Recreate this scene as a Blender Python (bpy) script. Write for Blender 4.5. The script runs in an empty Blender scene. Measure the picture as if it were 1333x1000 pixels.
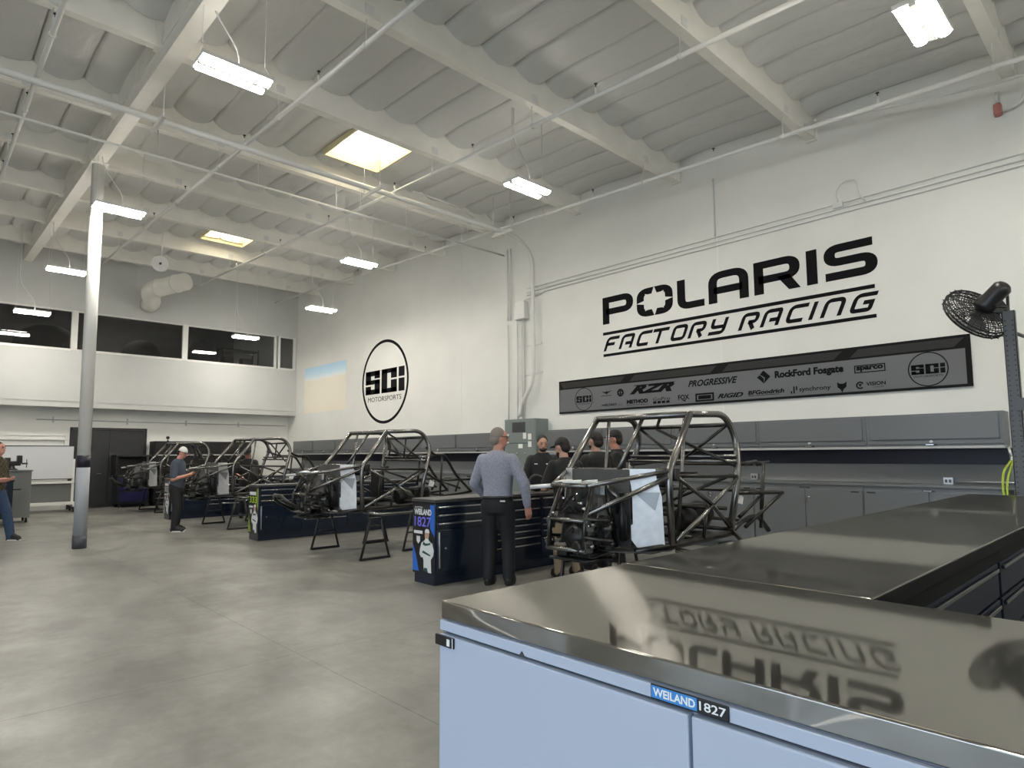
import bpy, bmesh, math, random
from mathutils import Vector, Matrix, Euler
random.seed(7)
S = bpy.context.scene
COL = S.collection
V = Vector
PI = math.pi

# ------------------------------------------------------------------ camera
cam_d = bpy.data.cameras.new('camera')
cam = bpy.data.objects.new('camera', cam_d)
COL.objects.link(cam)
S.camera = cam
cam_d.sensor_width = 36.0
cam_d.lens = 824.3 / 1333 * 36.0
cam_d.shift_x = (666.5 - 648.6) / 1333
cam_d.shift_y = (519.3 - 500.0) / 1333
cam_d.clip_start = 0.05
_r = V((0.6793, 0.7339, -0.0061)); _f = V((-0.7304, 0.6772, 0.0878))
_f.normalize(); _u = _r.cross(_f).normalized(); _r = _f.cross(_u).normalized()
cam.matrix_world = Matrix(((_r.x, _u.x, -_f.x, 0.0), (_r.y, _u.y, -_f.y, 0.0), (_r.z, _u.z, -_f.z, 1.5), (0, 0, 0, 1)))

# ------------------------------------------------------------------ world, exposure
W = bpy.data.worlds.new('daylight'); S.world = W
W.use_nodes = True
bg = W.node_tree.nodes['Background']
bg.inputs[0].default_value = (0.70, 0.84, 1.0, 1)
bg.inputs[1].default_value = 4.6
S.view_settings.view_transform = 'Standard'
S.view_settings.look = 'None'
S.view_settings.gamma = 1.0
S.view_settings.use_curve_mapping = False
S.view_settings.exposure = 0.0
LAMP = 146.0        # emission of the ceiling luminaires
SKYL = 5.5        # emission of the skylight lenses
def portal(loc, rot, sx, sy):
    l = bpy.data.lights.new('door_daylight', 'AREA'); l.shape = 'RECTANGLE'; l.size = sx; l.size_y = sy
    l.cycles.is_portal = True
    o = bpy.data.objects.new('door_daylight', l); COL.objects.link(o); o.location = loc; o.rotation_euler = rot
portal((-3.4, -7.1, 2.2), (PI / 2, 0, 0), 5.2, 4.4)
portal((3.0, -7.1, 2.2), (PI / 2, 0, 0), 5.2, 4.4)

# ------------------------------------------------------------------ helpers
MATS = {}
def mat(name, col, rough=0.5, metal=0.0, noise=0.0, nscale=8.0, bump=0.0, bscale=40.0, coat=0.0, emit=0.0, spec=0.5, stretch=None):
    if name in MATS: return MATS[name]
    m = bpy.data.materials.new(name); m.use_nodes = True
    nt = m.node_tree; b = nt.nodes['Principled BSDF']
    b.inputs['Base Color'].default_value = (*col, 1)
    b.inputs['Roughness'].default_value = rough
    b.inputs['Metallic'].default_value = metal
    b.inputs['Specular IOR Level'].default_value = spec
    if coat: b.inputs['Coat Weight'].default_value = coat
    if emit:
        b.inputs['Emission Color'].default_value = (*col, 1); b.inputs['Emission Strength'].default_value = emit
    if noise or bump:
        tc = nt.nodes.new('ShaderNodeTexCoord'); mp = nt.nodes.new('ShaderNodeMapping')
        nt.links.new(tc.outputs['Object'], mp.inputs['Vector'])
        if stretch: mp.inputs['Scale'].default_value = stretch
    if noise:
        n = nt.nodes.new('ShaderNodeTexNoise'); n.inputs['Scale'].default_value = nscale; n.inputs['Detail'].default_value = 5
        nt.links.new(mp.outputs[0], n.inputs['Vector'])
        r = nt.nodes.new('ShaderNodeMapRange'); r.inputs[1].default_value = 0.3; r.inputs[2].default_value = 0.7
        r.inputs[3].default_value = 1 - noise; r.inputs[4].default_value = 1 + noise
        nt.links.new(n.outputs['Fac'], r.inputs[0])
        mx = nt.nodes.new('ShaderNodeMix'); mx.data_type = 'RGBA'; mx.blend_type = 'MULTIPLY'; mx.inputs[0].default_value = 1
        mx.inputs[6].default_value = (*col, 1); nt.links.new(r.outputs[0], mx.inputs[7])
        nt.links.new(mx.outputs[2], b.inputs['Base Color'])
    if bump:
        n2 = nt.nodes.new('ShaderNodeTexNoise'); n2.inputs['Scale'].default_value = bscale
        nt.links.new(mp.outputs[0], n2.inputs['Vector'])
        bu = nt.nodes.new('ShaderNodeBump'); bu.inputs['Strength'].default_value = bump; bu.inputs['Distance'].default_value = 0.01
        nt.links.new(n2.outputs['Fac'], bu.inputs['Height']); nt.links.new(bu.outputs[0], b.inputs['Normal'])
    MATS[name] = m
    return m

class MB:
    """collects shapes into one mesh"""
    def __init__(s): s.bm = bmesh.new(); s.mi = 0
    def _faces(s, vs, fs, smooth=False):
        v = [s.bm.verts.new(p) for p in vs]
        for f in fs:
            try:
                q = s.bm.faces.new([v[i] for i in f]); q.smooth = smooth; q.material_index = s.mi
            except ValueError: pass
        return v
    def box(s, x0, y0, z0, x1, y1, z1, bev=0.0, m=None):
        if x0 > x1: x0, x1 = x1, x0
        if y0 > y1: y0, y1 = y1, y0
        if z0 > z1: z0, z1 = z1, z0
        c = [V((x, y, z)) for z in (z0, z1) for y in (y0, y1) for x in (x0, x1)]
        if m is not None: c = [m @ p for p in c]
        fs = [(0, 2, 3, 1), (4, 5, 7, 6), (0, 1, 5, 4), (2, 6, 7, 3), (0, 4, 6, 2), (1, 3, 7, 5)]
        v = s._faces(c, fs)
        if bev:
            es = list({e for p in v for e in p.link_edges})
            r = bmesh.ops.bevel(s.bm, geom=es, offset=bev, segments=2, profile=0.5, affect='EDGES')
            for f in r['faces']: f.smooth = True; f.material_index = s.mi
        return s
    def tube(s, pts, r, n=10, cap=True, rad=None):
        pts = [V(p) for p in pts]; k = len(pts)
        rs = rad or [r] * k
        t = [(pts[min(i + 1, k - 1)] - pts[max(i - 1, 0)]).normalized() for i in range(k)]
        up = V((0, 0, 1)) if abs(t[0].z) < 0.9 else V((1, 0, 0))
        a = t[0].cross(up).normalized(); rings = []
        for i in range(k):
            a = (a - t[i] * a.dot(t[i])).normalized(); b = t[i].cross(a)
            sc = 1.0
            if 0 < i < k - 1:
                d1 = (pts[i] - pts[i - 1]).normalized(); c = max(0.5, d1.dot(t[i])); sc = 1 / c if c < 0.98 else 1
            rings.append([s.bm.verts.new(pts[i] + (a * math.cos(2 * PI * j / n) + b * math.sin(2 * PI * j / n)) * rs[i] * min(sc, 1.25)) for j in range(n)])
        for i in range(k - 1):
            for j in range(n):
                f = s.bm.faces.new((rings[i][j], rings[i][(j + 1) % n], rings[i + 1][(j + 1) % n], rings[i + 1][j])); f.smooth = True; f.material_index = s.mi
        if cap:
            for q in (rings[0][::-1], rings[-1]):
                f = s.bm.faces.new(q); f.material_index = s.mi
        return s
    def bent(s, pts, r, rb=0.08, n=10, seg=5):
        return s.tube(rounded(pts, rb, seg), r, n)
    def lathe(s, prof, origin=(0, 0, 0), axis=(0, 0, 1), n=20):
        ax = V(axis).normalized(); q = ax.to_track_quat('Z', 'Y'); o = V(origin); rings = []
        for (r, z) in prof:
            rings.append([s.bm.verts.new(o + q @ V((max(r, 1e-4) * math.cos(2 * PI * j / n), max(r, 1e-4) * math.sin(2 * PI * j / n), z))) for j in range(n)])
        for i in range(len(prof) - 1):
            for j in range(n):
                f = s.bm.faces.new((rings[i][j], rings[i][(j + 1) % n], rings[i + 1][(j + 1) % n], rings[i + 1][j])); f.smooth = True; f.material_index = s.mi
        for q_ in (rings[0][::-1], rings[-1]):
            f = s.bm.faces.new(q_); f.material_index = s.mi
        return s
    def prism(s, poly, fn, d):
        """poly: 2D points, fn(u,v,w)->3D, extruded from w=0 to w=d"""
        a = [s.bm.verts.new(fn(u, v, 0)) for u, v in poly]; b = [s.bm.verts.new(fn(u, v, d)) for u, v in poly]
        n = len(poly)
        for q in (a[::-1], b):
            f = s.bm.faces.new(q); f.material_index = s.mi
        for i in range(n):
            f = s.bm.faces.new((a[i], a[(i + 1) % n], b[(i + 1) % n], b[i])); f.material_index = s.mi
        return s
    def sphere(s, c, r, n=14, sc=(1, 1, 1), m=None):
        c = V(c); vs = []; fs = []; k = n // 2
        for i in range(k + 1):
            th = PI * i / k
            for j in range(n):
                p = V((r * sc[0] * math.sin(th) * math.cos(2 * PI * j / n), r * sc[1] * math.sin(th) * math.sin(2 * PI * j / n), r * sc[2] * math.cos(th)))
                if m is not None: p = m @ p
                vs.append(c + p)
        for i in range(k):
            for j in range(n):
                fs.append((i * n + j, (i + 1) * n + j, (i + 1) * n + (j + 1) % n, i * n + (j + 1) % n))
        s._faces(vs, fs, True); return s
    def cone(s, p0, r0, p1, r1, n=12):
        """closed tapered capsule"""
        p0, p1 = V(p0), V(p1); d = (p1 - p0); L = d.length; ax = d / L if L > 1e-6 else V((0, 0, 1))
        prof = [(r0 * math.sin(a), -r0 * math.cos(a)) for a in (0.05, 0.4, 0.8, 1.2)] + [(r0, 0), (r1, L)] + [(r1 * math.cos(a), L + r1 * math.sin(a)) for a in (0.4, 0.8, 1.2, 1.52)]
        return s.lathe(prof, p0, ax, n)
    def loft(s, secs, n=20):
        """secs: (centre, rx, ry[, rotz]) elliptical sections stacked upward"""
        rings = []
        for sec in secs:
            c, rx, ry = V(sec[0]), sec[1], sec[2]; a = sec[3] if len(sec) > 3 else 0
            ring = []
            for j in range(n):
                t = 2 * PI * j / n; x = rx * math.copysign(abs(math.cos(t)) ** 0.85, math.cos(t)); y = ry * math.copysign(abs(math.sin(t)) ** 0.85, math.sin(t))
                ring.append(s.bm.verts.new(c + V((x * math.cos(a) - y * math.sin(a), x * math.sin(a) + y * math.cos(a), 0))))
            rings.append(ring)
        for i in range(len(rings) - 1):
            for j in range(n):
                f = s.bm.faces.new((rings[i][j], rings[i][(j + 1) % n], rings[i + 1][(j + 1) % n], rings[i + 1][j])); f.smooth = True
        s.bm.faces.new(rings[0][::-1]); s.bm.faces.new(rings[-1])
        return s
    def build(s, name, m, parent=None, world=False, remesh=0.0, smooth=4):
        me = bpy.data.meshes.new(name); bmesh.ops.recalc_face_normals(s.bm, faces=s.bm.faces[:])
        if world and parent is not None:
            q_ = parent; off = V((0, 0, 0))
            while q_ is not None: off += q_.location; q_ = q_.parent
            bmesh.ops.translate(s.bm, verts=s.bm.verts[:], vec=-off)
        s.bm.to_mesh(me); s.bm.free()
        ms = m if isinstance(m, (list, tuple)) else [m]
        for q in ms: me.materials.append(q)
        o = bpy.data.objects.new(name, me); COL.objects.link(o)
        if remesh:
            r = o.modifiers.new('r', 'REMESH'); r.mode = 'VOXEL'; r.voxel_size = remesh; r.use_smooth_shade = True
            if smooth:
                k = o.modifiers.new('s', 'SMOOTH'); k.iterations = smooth; k.factor = 0.5
            bake(o)
            if not o.data.materials:
                for q in ms: o.data.materials.append(q)
        if parent is not None: o.parent = parent
        return o

def bake(o):
    dg = bpy.context.evaluated_depsgraph_get(); dg.update()
    me = bpy.data.meshes.new_from_object(o.evaluated_get(dg)); o.modifiers.clear(); o.data = me
    return o

def rounded(pts, rb, seg=5, closed=False):
    pts = [V(p) for p in pts]; n = len(pts); out = []
    for i in range(n):
        r = rb[i] if isinstance(rb, (list, tuple)) else rb
        if (not closed and i in (0, n - 1)) or r <= 0: out.append(pts[i]); continue
        p, a, b = pts[i], pts[i - 1], pts[(i + 1) % n]
        da, db = a - p, b - p
        c = da.normalized().dot(db.normalized())
        if c < -0.995: out.append(p); continue
        L = min(r, da.length * 0.49, db.length * 0.49)
        s0, s1 = p + da.normalized() * L, p + db.normalized() * L
        for k in range(seg + 1):
            t = k / seg; out.append((1 - t) ** 2 * s0 + 2 * t * (1 - t) * p + t * t * s1)
    return out

def tag(o, label=None, cat=None, group=None, kind=None):
    if label: o['label'] = label
    if cat: o['category'] = cat
    if group: o['group'] = group
    if kind: o['kind'] = kind
    return o
def thing(name, label, cat, loc=(0, 0, 0), group=None, rz=0.0):
    o = bpy.data.objects.new(name, None); COL.objects.link(o); o.empty_display_size = 0.1
    o.location = loc; o.rotation_euler = (0, 0, rz)
    return tag(o, label, cat, group)
KIDS = {}
def copy_tree(o, parent=None):
    c = o.copy(); COL.objects.link(c)
    if parent is not None: c.parent = parent
    for ch in [q for q in o.children]: copy_tree(ch, c)
    return c

# flat strokes and lettering -------------------------------------------------
def stroke(pts, w, closed=False):
    """outline quads of a 2D polyline of width w, mitred"""
    n = len(pts); L = []; R = []
    for i in range(n):
        p = V((pts[i][0], pts[i][1]))
        if closed: a, b = pts[i - 1], pts[(i + 1) % n]
        else: a, b = pts[max(i - 1, 0)], pts[min(i + 1, n - 1)]
        d0 = (p - V((a[0], a[1]))); d1 = (V((b[0], b[1])) - p)
        if d0.length < 1e-9: d0 = d1
        if d1.length < 1e-9: d1 = d0
        d0.normalize(); d1.normalize()
        n0 = V((-d0.y, d0.x)); n1 = V((-d1.y, d1.x)); m = (n0 + n1)
        m = n0 if m.length < 1e-6 else m.normalized()
        k = w / 2 / max(0.45, m.dot(n0))
        L.append(p + m * k); R.append(p - m * k)
    rng = range(n if closed else n - 1)
    return [[tuple(L[i]), tuple(L[(i + 1) % n]), tuple(R[(i + 1) % n]), tuple(R[i])] for i in rng]
def r2(pts, rb, closed=False, seg=6):
    return [(p.x, p.y) for p in rounded([(a, b, 0) for a, b in pts], rb, seg, closed)]
def circle(cx, cy, r, n=64):
    return [(cx + r * math.cos(2 * PI * i / n), cy + r * math.sin(2 * PI * i / n)) for i in range(n)]
def quads(mb, qs, fn, d):
    for q in qs: mb.prism(q, fn, d)
    return mb
TEXTS = {}
def text_mesh(txt, bold=0.0, shear=0.0, space=1.0):
    key = (txt, bold, shear, space)
    if key in TEXTS: return TEXTS[key]
    cu = bpy.data.curves.new('t', 'FONT'); cu.body = txt; cu.offset = bold; cu.shear = shear; cu.space_character = space
    cu.resolution_u = 3
    o = bpy.data.objects.new('t', cu); COL.objects.link(o)
    dg = bpy.context.evaluated_depsgraph_get(); dg.update()
    me = bpy.data.meshes.new_from_object(o.evaluated_get(dg))
    vs = [(v.co.x, v.co.y) for v in me.vertices]; fs = [list(p.vertices) for p in me.polygons]
    bpy.data.objects.remove(o)
    x0 = min(v[0] for v in vs); x1 = max(v[0] for v in vs); y0 = min(v[1] for v in vs); y1 = max(v[1] for v in vs)
    vs = [((x - x0) / (x1 - x0), (y - y0) / (y1 - y0)) for x, y in vs]
    TEXTS[key] = (vs, fs); return TEXTS[key]
def text(mb, txt, fn, u0, v0, u1, v1, w=0.0, bold=0.0, shear=0.0, space=1.0):
    """lettering stretched to fill the rectangle u0,v0..u1,v1 of the plane fn"""
    vs, fs = text_mesh(txt, bold, shear, space)
    mb._faces([fn(u0 + x * (u1 - u0), v0 + y * (v1 - v0), w) for x, y in vs], fs)
    return mb
# ------------------------------------------------------------------ materials
WHITE = mat('wall_paint', (0.76, 0.757, 0.725), 0.55, noise=0.03, nscale=1.2, bump=0.05, bscale=60)
BEAM = mat('beam_paint', (0.84, 0.82, 0.76), 0.5, noise=0.04, nscale=3)
STEELW = mat('white_steel', (0.72, 0.72, 0.70), 0.35)
SEAM = mat('wall_seam', (0.80, 0.80, 0.78), 0.6)
BLACK = mat('black_vinyl', (0.008, 0.008, 0.009), 0.8, spec=0.1)
BLACKM = mat('black_metal', (0.012, 0.012, 0.013), 0.35)
DARK = mat('dark_plastic', (0.03, 0.03, 0.032), 0.5)
GREY = mat('cabinet_grey', (0.14, 0.148, 0.156), 0.38)
GREYD = mat('cabinet_grey_dark', (0.05, 0.053, 0.058), 0.4)
BLUEG = mat('cabinet_pale_blue', (0.44, 0.50, 0.61), 0.3)
NAVY = mat('navy_enamel', (0.008, 0.014, 0.028), 0.22, coat=0.3)
NAVYP = mat('navy_panel', (0.004, 0.004, 0.016), 0.5)
CHROME = mat('chrome', (0.75, 0.75, 0.76), 0.18, 1.0)
GALV = mat('galvanised', (0.52, 0.53, 0.54), 0.35, 0.8)
TUBE = mat('raw_tube_steel', (0.22, 0.216, 0.21), 0.27, 0.95, noise=0.15, nscale=9)
TUBED = mat('dark_tube_steel', (0.06, 0.058, 0.056), 0.32, 0.9, noise=0.3, nscale=9)
ALU = mat('aluminium_sheet', (0.72, 0.73, 0.74), 0.42, 0.55, noise=0.08, nscale=14)
PLATEL = mat('light_sheet_steel', (0.22, 0.22, 0.215), 0.4, 0.6, noise=0.25, nscale=9)
IRON = mat('cast_dark_iron', (0.025, 0.025, 0.026), 0.4, 0.6, noise=0.4, nscale=20)
NAVYM = mat('navy_matte', (0.006, 0.010, 0.020), 0.55, spec=0.12)
PLATE = mat('grey_sheet_steel', (0.10, 0.10, 0.10), 0.45, 0.4, noise=0.2, nscale=7)
PAPER = mat('white_paper', (0.8, 0.8, 0.78), 0.7)
LED = mat('led_lens', (1.0, 0.955, 0.86), 0.4, emit=LAMP)
UPL = mat('uplight_fill_lens', (1.0, 0.955, 0.86), 0.4, emit=LAMP * 0.09)  # fill glow added to the fixtures to brighten ceiling and upper wall
LENS = mat('skylight_lens', (1.0, 0.93, 0.74), 0.4, emit=SKYL)
RUBBER = mat('black_rubber', (0.015, 0.015, 0.015), 0.7)
DOORB = mat('door_black', (0.022, 0.023, 0.026), 0.45)
HOSEY = mat('lime_hose', (0.42, 0.55, 0.05), 0.4)
RED = mat('alarm_red', (0.42, 0.16, 0.14), 0.5)

def concrete():
    m = bpy.data.materials.new('concrete_floor'); m.use_nodes = True; nt = m.node_tree; L = nt.links; b = nt.nodes['Principled BSDF']
    N = nt.nodes.new; tc = N('ShaderNodeTexCoord')
    def noise(sc, det, rough=0.6):
        n = N('ShaderNodeTexNoise'); n.inputs['Scale'].default_value = sc; n.inputs['Detail'].default_value = det; n.inputs['Roughness'].default_value = rough
        L.new(tc.outputs['Object'], n.inputs['Vector']); return n.outputs['Fac']
    def ramp(src, a, b_, c0, c1):
        r = N('ShaderNodeMapRange'); r.inputs[1].default_value = a; r.inputs[2].default_value = b_; r.inputs[3].default_value = c0; r.inputs[4].default_value = c1
        L.new(src, r.inputs[0]); return r.outputs[0]
    def mul(x, y):
        q = N('ShaderNodeMath'); q.operation = 'MULTIPLY'; L.new(x, q.inputs[0]); L.new(y, q.inputs[1]); return q.outputs[0]
    k = mul(ramp(noise(0.55, 6), 0.35, 0.68, 0.66, 1.16), ramp(noise(2.3, 8, 0.7), 0.4, 0.62, 0.80, 1.08))
    k = mul(k, ramp(noise(11, 5), 0.3, 0.75, 0.93, 1.05))
    br = N('ShaderNodeTexBrick'); br.offset = 0; br.inputs['Scale'].default_value = 1; br.inputs['Mortar Size'].default_value = 0.006
    br.inputs['Brick Width'].default_value = 3.6; br.inputs['Row Height'].default_value = 3.6; br.inputs['Mortar Smooth'].default_value = 0.3
    br.inputs['Color1'].default_value = br.inputs['Color2'].default_value = (1, 1, 1, 1); br.inputs['Mortar'].default_value = (0.62, 0.62, 0.62, 1)
    mp = N('ShaderNodeMapping'); mp.inputs['Location'].default_value = (1.1, 1.35, 0); L.new(tc.outputs['Object'], mp.inputs['Vector']); L.new(mp.outputs[0], br.inputs['Vector'])
    bw = N('ShaderNodeRGBToBW'); L.new(br.outputs['Color'], bw.inputs[0]); k = mul(k, bw.outputs[0])
    mx = N('ShaderNodeMix'); mx.data_type = 'RGBA'; mx.blend_type = 'MULTIPLY'; mx.inputs[0].default_value = 1
    mx.inputs[6].default_value = (0.245, 0.24, 0.218, 1); L.new(k, mx.inputs[7]); L.new(mx.outputs[2], b.inputs['Base Color'])
    L.new(ramp(noise(1.5, 5), 0.3, 0.7, 0.28, 0.5), b.inputs['Roughness'])
    return m
def insulation():
    m = bpy.data.materials.new('insulation_facing'); m.use_nodes = True; nt = m.node_tree; L = nt.links; b = nt.nodes['Principled BSDF']
    N = nt.nodes.new; tc = N('ShaderNodeTexCoord'); mp = N('ShaderNodeMapping'); mp.inputs['Scale'].default_value = (1.0, 1.8, 1.0); L.new(tc.outputs['Object'], mp.inputs['Vector'])
    n = N('ShaderNodeTexNoise'); n.inputs['Scale'].default_value = 1.6; n.inputs['Detail'].default_value = 3; n.inputs['Distortion'].default_value = 0.6; L.new(mp.outputs[0], n.inputs['Vector'])
    bu = N('ShaderNodeBump'); bu.inputs['Strength'].default_value = 0.55; bu.inputs['Distance'].default_value = 0.06; L.new(n.outputs['Fac'], bu.inputs['Height']); L.new(bu.outputs[0], b.inputs['Normal'])
    b.inputs['Base Color'].default_value = (0.68, 0.68, 0.665, 1); b.inputs['Roughness'].default_value = 0.45
    return m
def brushed():
    m = bpy.data.materials.new('brushed_stainless'); m.use_nodes = True; nt = m.node_tree; L = nt.links; b = nt.nodes['Principled BSDF']
    N = nt.nodes.new; tc = N('ShaderNodeTexCoord')
    def nz(scale, s, det):
        mp = N('ShaderNodeMapping'); mp.inputs['Scale'].default_value = scale; L.new(tc.outputs['Object'], mp.inputs['Vector'])
        n = N('ShaderNodeTexNoise'); n.inputs['Scale'].default_value = s; n.inputs['Detail'].default_value = det; L.new(mp.outputs[0], n.inputs['Vector']); return n
    n = nz((0.7, 1.0, 1.0), 1.3, 1)
    bu = N('ShaderNodeBump'); bu.inputs['Strength'].default_value = 0.05; bu.inputs['Distance'].default_value = 0.02; L.new(n.outputs['Fac'], bu.inputs['Height'])
    nt.nodes.remove(b); b = N('ShaderNodeBsdfAnisotropic'); g = N('ShaderNodeBsdfAnisotropic')
    b.inputs['Color'].default_value = (0.335, 0.326, 0.302, 1); b.inputs['Roughness'].default_value = 0.042
    g.inputs['Color'].default_value = (0.60, 0.585, 0.55, 1); g.inputs['Roughness'].default_value = 0.33; g.inputs['Anisotropy'].default_value = 0.92
    tv = N('ShaderNodeCombineXYZ'); tv.inputs[1].default_value = 1.0; L.new(tv.outputs[0], g.inputs['Tangent'])
    L.new(bu.outputs[0], b.inputs['Normal']); L.new(bu.outputs[0], g.inputs['Normal'])
    mx = N('ShaderNodeMixShader'); mx.inputs[0].default_value = 0.21; L.new(b.outputs[0], mx.inputs[1]); L.new(g.outputs[0], mx.inputs[2]); L.new(mx.outputs[0], nt.nodes['Material Output'].inputs['Surface'])
    return m
def glass():
    m = bpy.data.materials.new('tinted_glass'); m.use_nodes = True; nt = m.node_tree; L = nt.links; N = nt.nodes.new
    t = N('ShaderNodeBsdfTransparent'); t.inputs[0].default_value = (0.80, 0.81, 0.82, 1); g = N('ShaderNodeBsdfGlossy'); g.inputs['Roughness'].default_value = 0.02
    f = N('ShaderNodeFresnel'); f.inputs[0].default_value = 1.5; mx = N('ShaderNodeMixShader')
    L.new(f.outputs[0], mx.inputs[0]); L.new(t.outputs[0], mx.inputs[1]); L.new(g.outputs[0], mx.inputs[2]); L.new(mx.outputs[0], nt.nodes['Material Output'].inputs['Surface'])
    return m
FLOOR, INSUL, STEEL, GLASS = concrete(), insulation(), brushed(), glass()

# ------------------------------------------------------------------ setting
YW = 10.1            # inner face of the lettered wall
def zb(x): return 6.55 + 0.042 * (-x - 8.3)          # underside of the roof beams, roof rises to the back
def struct(o): o['kind'] = 'structure'; return o
m = MB(); m.box(-28, -22, -0.2, 8, YW + 0.2, 0); struct(m.build('floor', FLOOR))

m = MB(); m.box(-28, YW, 0, 6.2, YW + 0.2, 8.4); struct(m.build('wall_right', WHITE))
for i, x in enumerate((-5.27, -12.27, -19.25, 1.75)):
    m = MB(); m.box(x - 0.012, YW - 0.003, 0, x + 0.012, YW - 0.0005, 8.0); struct(m.build('trim_%d' % (60 + i), SEAM))
XF, XB = -21.6, -22.2
m = MB()
m.box(XF - 0.2, -7, 2.93, XF, YW, 4.58); m.box(XF - 0.2, -7, 5.74, XF, YW, 8.4); m.box(XF - 0.2, -7, 4.58, XF, 0.3, 5.74); m.box(XF - 0.2, 9.99, 4.58, XF, YW, 5.74)

m.box(XF, -7, 3.09, XF + 0.02, YW, 3.12)
for y in (4.84, 8.0): m.box(XF, y - 0.01, 5.80, XF + 0.006, y + 0.01, 7.4)
struct(m.build('wall_back', mat('mezzanine_front_paint', (0.55, 0.555, 0.545), 0.6, noise=0.03, nscale=1.2)))
m = MB(); m.box(XB - 0.2, -7, 0, XB, YW, 2.929); struct(m.build('wall_back_lower', WHITE))
m = MB(); m.box(-28, -7, 2.93, XF - 0.2, YW, 3.13); struct(m.build('floor_mezzanine', WHITE))
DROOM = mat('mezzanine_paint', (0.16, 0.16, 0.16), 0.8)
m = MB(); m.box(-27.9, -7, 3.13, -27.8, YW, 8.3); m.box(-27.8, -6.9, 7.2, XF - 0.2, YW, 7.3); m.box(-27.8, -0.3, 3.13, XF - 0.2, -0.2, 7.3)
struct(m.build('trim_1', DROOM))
m = MB()
m.box(-22, -7.2, 4.4, 6.2, -7, 8.4); m.box(-28, -7.2, 0, -6.0, -7, 8.4); m.box(-0.8, -7.2, 0, 0.4, -7, 4.4); m.box(5.6, -7.2, 0, 6.2, -7, 4.4)
struct(m.build('wall_left', WHITE))
m = MB(); m.box(6.0, -7, 0, 6.2, YW, 8.4); struct(m.build('wall_front', WHITE))
panes = [(0.3, 3.27), (3.35, 6.27), (6.35, 9.29), (9.43, 9.99)]
for i, (a, b) in enumerate(panes):
    m = MB(); f = 0.04
    m.box(XF - 0.1, a - 0.04, 4.58, XF + 0.015, a + f, 5.74); m.box(XF - 0.1, b - f, 4.58, XF + 0.015, b + 0.04, 5.74)
    m.box(XF - 0.1, a + f, 4.55, XF + 0.02, b - f, 4.615); m.box(XF - 0.1, a + f, 5.70, XF + 0.015, b - f, 5.74)
    w = struct(m.build('window_%d' % (i + 1), STEELW))
    m = MB(); m.box(XF - 0.06, a + f, 4.615, XF - 0.05, b - f, 5.70); m.build('pane', GLASS, w)

BX = [3.6, 1.2, -1.2, -3.63, -6.0, -8.35, -10.7, -13.0, -15.3, -17.7, -20.1]
SKY = [(-10.27, -8.98, 5.25, 6.35), (-17.35, -16.05, 5.35, 6.45), (-2.95, -1.75, 4.3, 5.35)]
# ceiling: faced insulation batts billowing between the beams
m = MB(); bays = [5.9] + BX + [XF]
Y0, NB = -6.94, 28; PW = (YW - Y0) / NB
for bi in range(len(bays) - 1):
    xa, xb = bays[bi] - 0.065, bays[bi + 1] + 0.065
    if bi == 0: xa = 6.0
    if bi == len(bays) - 2: xb = XF
    nx, grid = 12, {}
    for j in range(NB * 8 + 1):
        k, fr = divmod(j, 8); ph = random.Random(bi * 97 + k).uniform(0.75, 1.2)
        fy = (0, .025, .09, .25, .5, .75, .91, .975)[fr]; y = Y0 + (k + fy) * PW
        s = math.sin(PI * fy)
        for i in range(nx + 1):
            t = i / nx; t = 0.5 - 0.5 * math.cos(PI * t); x = xa + (xb - xa) * t
            e = min(abs(x - xa), abs(x - xb)); edge = math.exp(-(e / 0.20) ** 2)
            dip = (0.05 * s ** 0.22 + edge * 0.11 * ph * s ** 0.7) if fr else -0.05
            grid[i, j] = m.bm.verts.new((x, y, zb(x) + 0.47 - dip + 0.006 * math.sin(x * 5 + k)))
    for j in range(NB * 8):
        for i in range(nx):
            x = (grid[i, j].co.x + grid[i + 1, j].co.x) / 2; y = (grid[i, j].co.y + grid[i, j + 1].co.y) / 2
            if any(a < x < b and c < y < d for a, b, c, d in SKY): continue
            if abs(y - 2.13) < 0.09: continue
            f = m.bm.faces.new((grid[i, j], grid[i + 1, j], grid[i + 1, j + 1], grid[i, j + 1])); f.smooth = True
m.box(-28, -7.2, 8.3, 6.2, YW + 0.2, 8.45)
struct(m.build('ceiling', INSUL))
# roof beams, girder
tn = [1]
def trim(mb, mt):
    tn[0] += 1; return struct(mb.build('trim_%d' % tn[0], mt))
def slab(mb, x0, x1, y0, y1, zf0, zf1):
    c = [(x, y, (zf0 if k == 0 else zf1)(x)) for k in (0, 1) for y in (y0, y1) for x in (x0, x1)]
    mb._faces(c, [(0, 2, 3, 1), (4, 5, 7, 6), (0, 1, 5, 4), (2, 6, 7, 3), (0, 4, 6, 2), (1, 3, 7, 5)])
for x in BX:
    m = MB(); m.box(x - 0.065, 2.23, zb(x), x + 0.065, YW, zb(x) + 0.6)
    m.box(x - 0.085, YW - 0.07, zb(x) - 0.01, x + 0.085, YW - 0.001, zb(x) + 0.32)
    trim(m, BEAM)
    if x < 1:
        m = MB(); m.box(x - 0.055, -7, zb(x) + 0.02, x + 0.055, 2.03, zb(x) + 0.6); m.box(x - 0.075, 1.95, zb(x) - 0.0, x + 0.075, 2.029, zb(x) + 0.34); trim(m, BEAM)
m = MB(); slab(m, XF, 6.0, 2.03, 2.23, lambda x: zb(x) - 0.14, lambda x: zb(x) + 0.6)
slab(m, XF, 6.0, 2.015, 2.245, lambda x: zb(x) + 0.05, lambda x: zb(x) + 0.10)
trim(m, BEAM)
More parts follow.
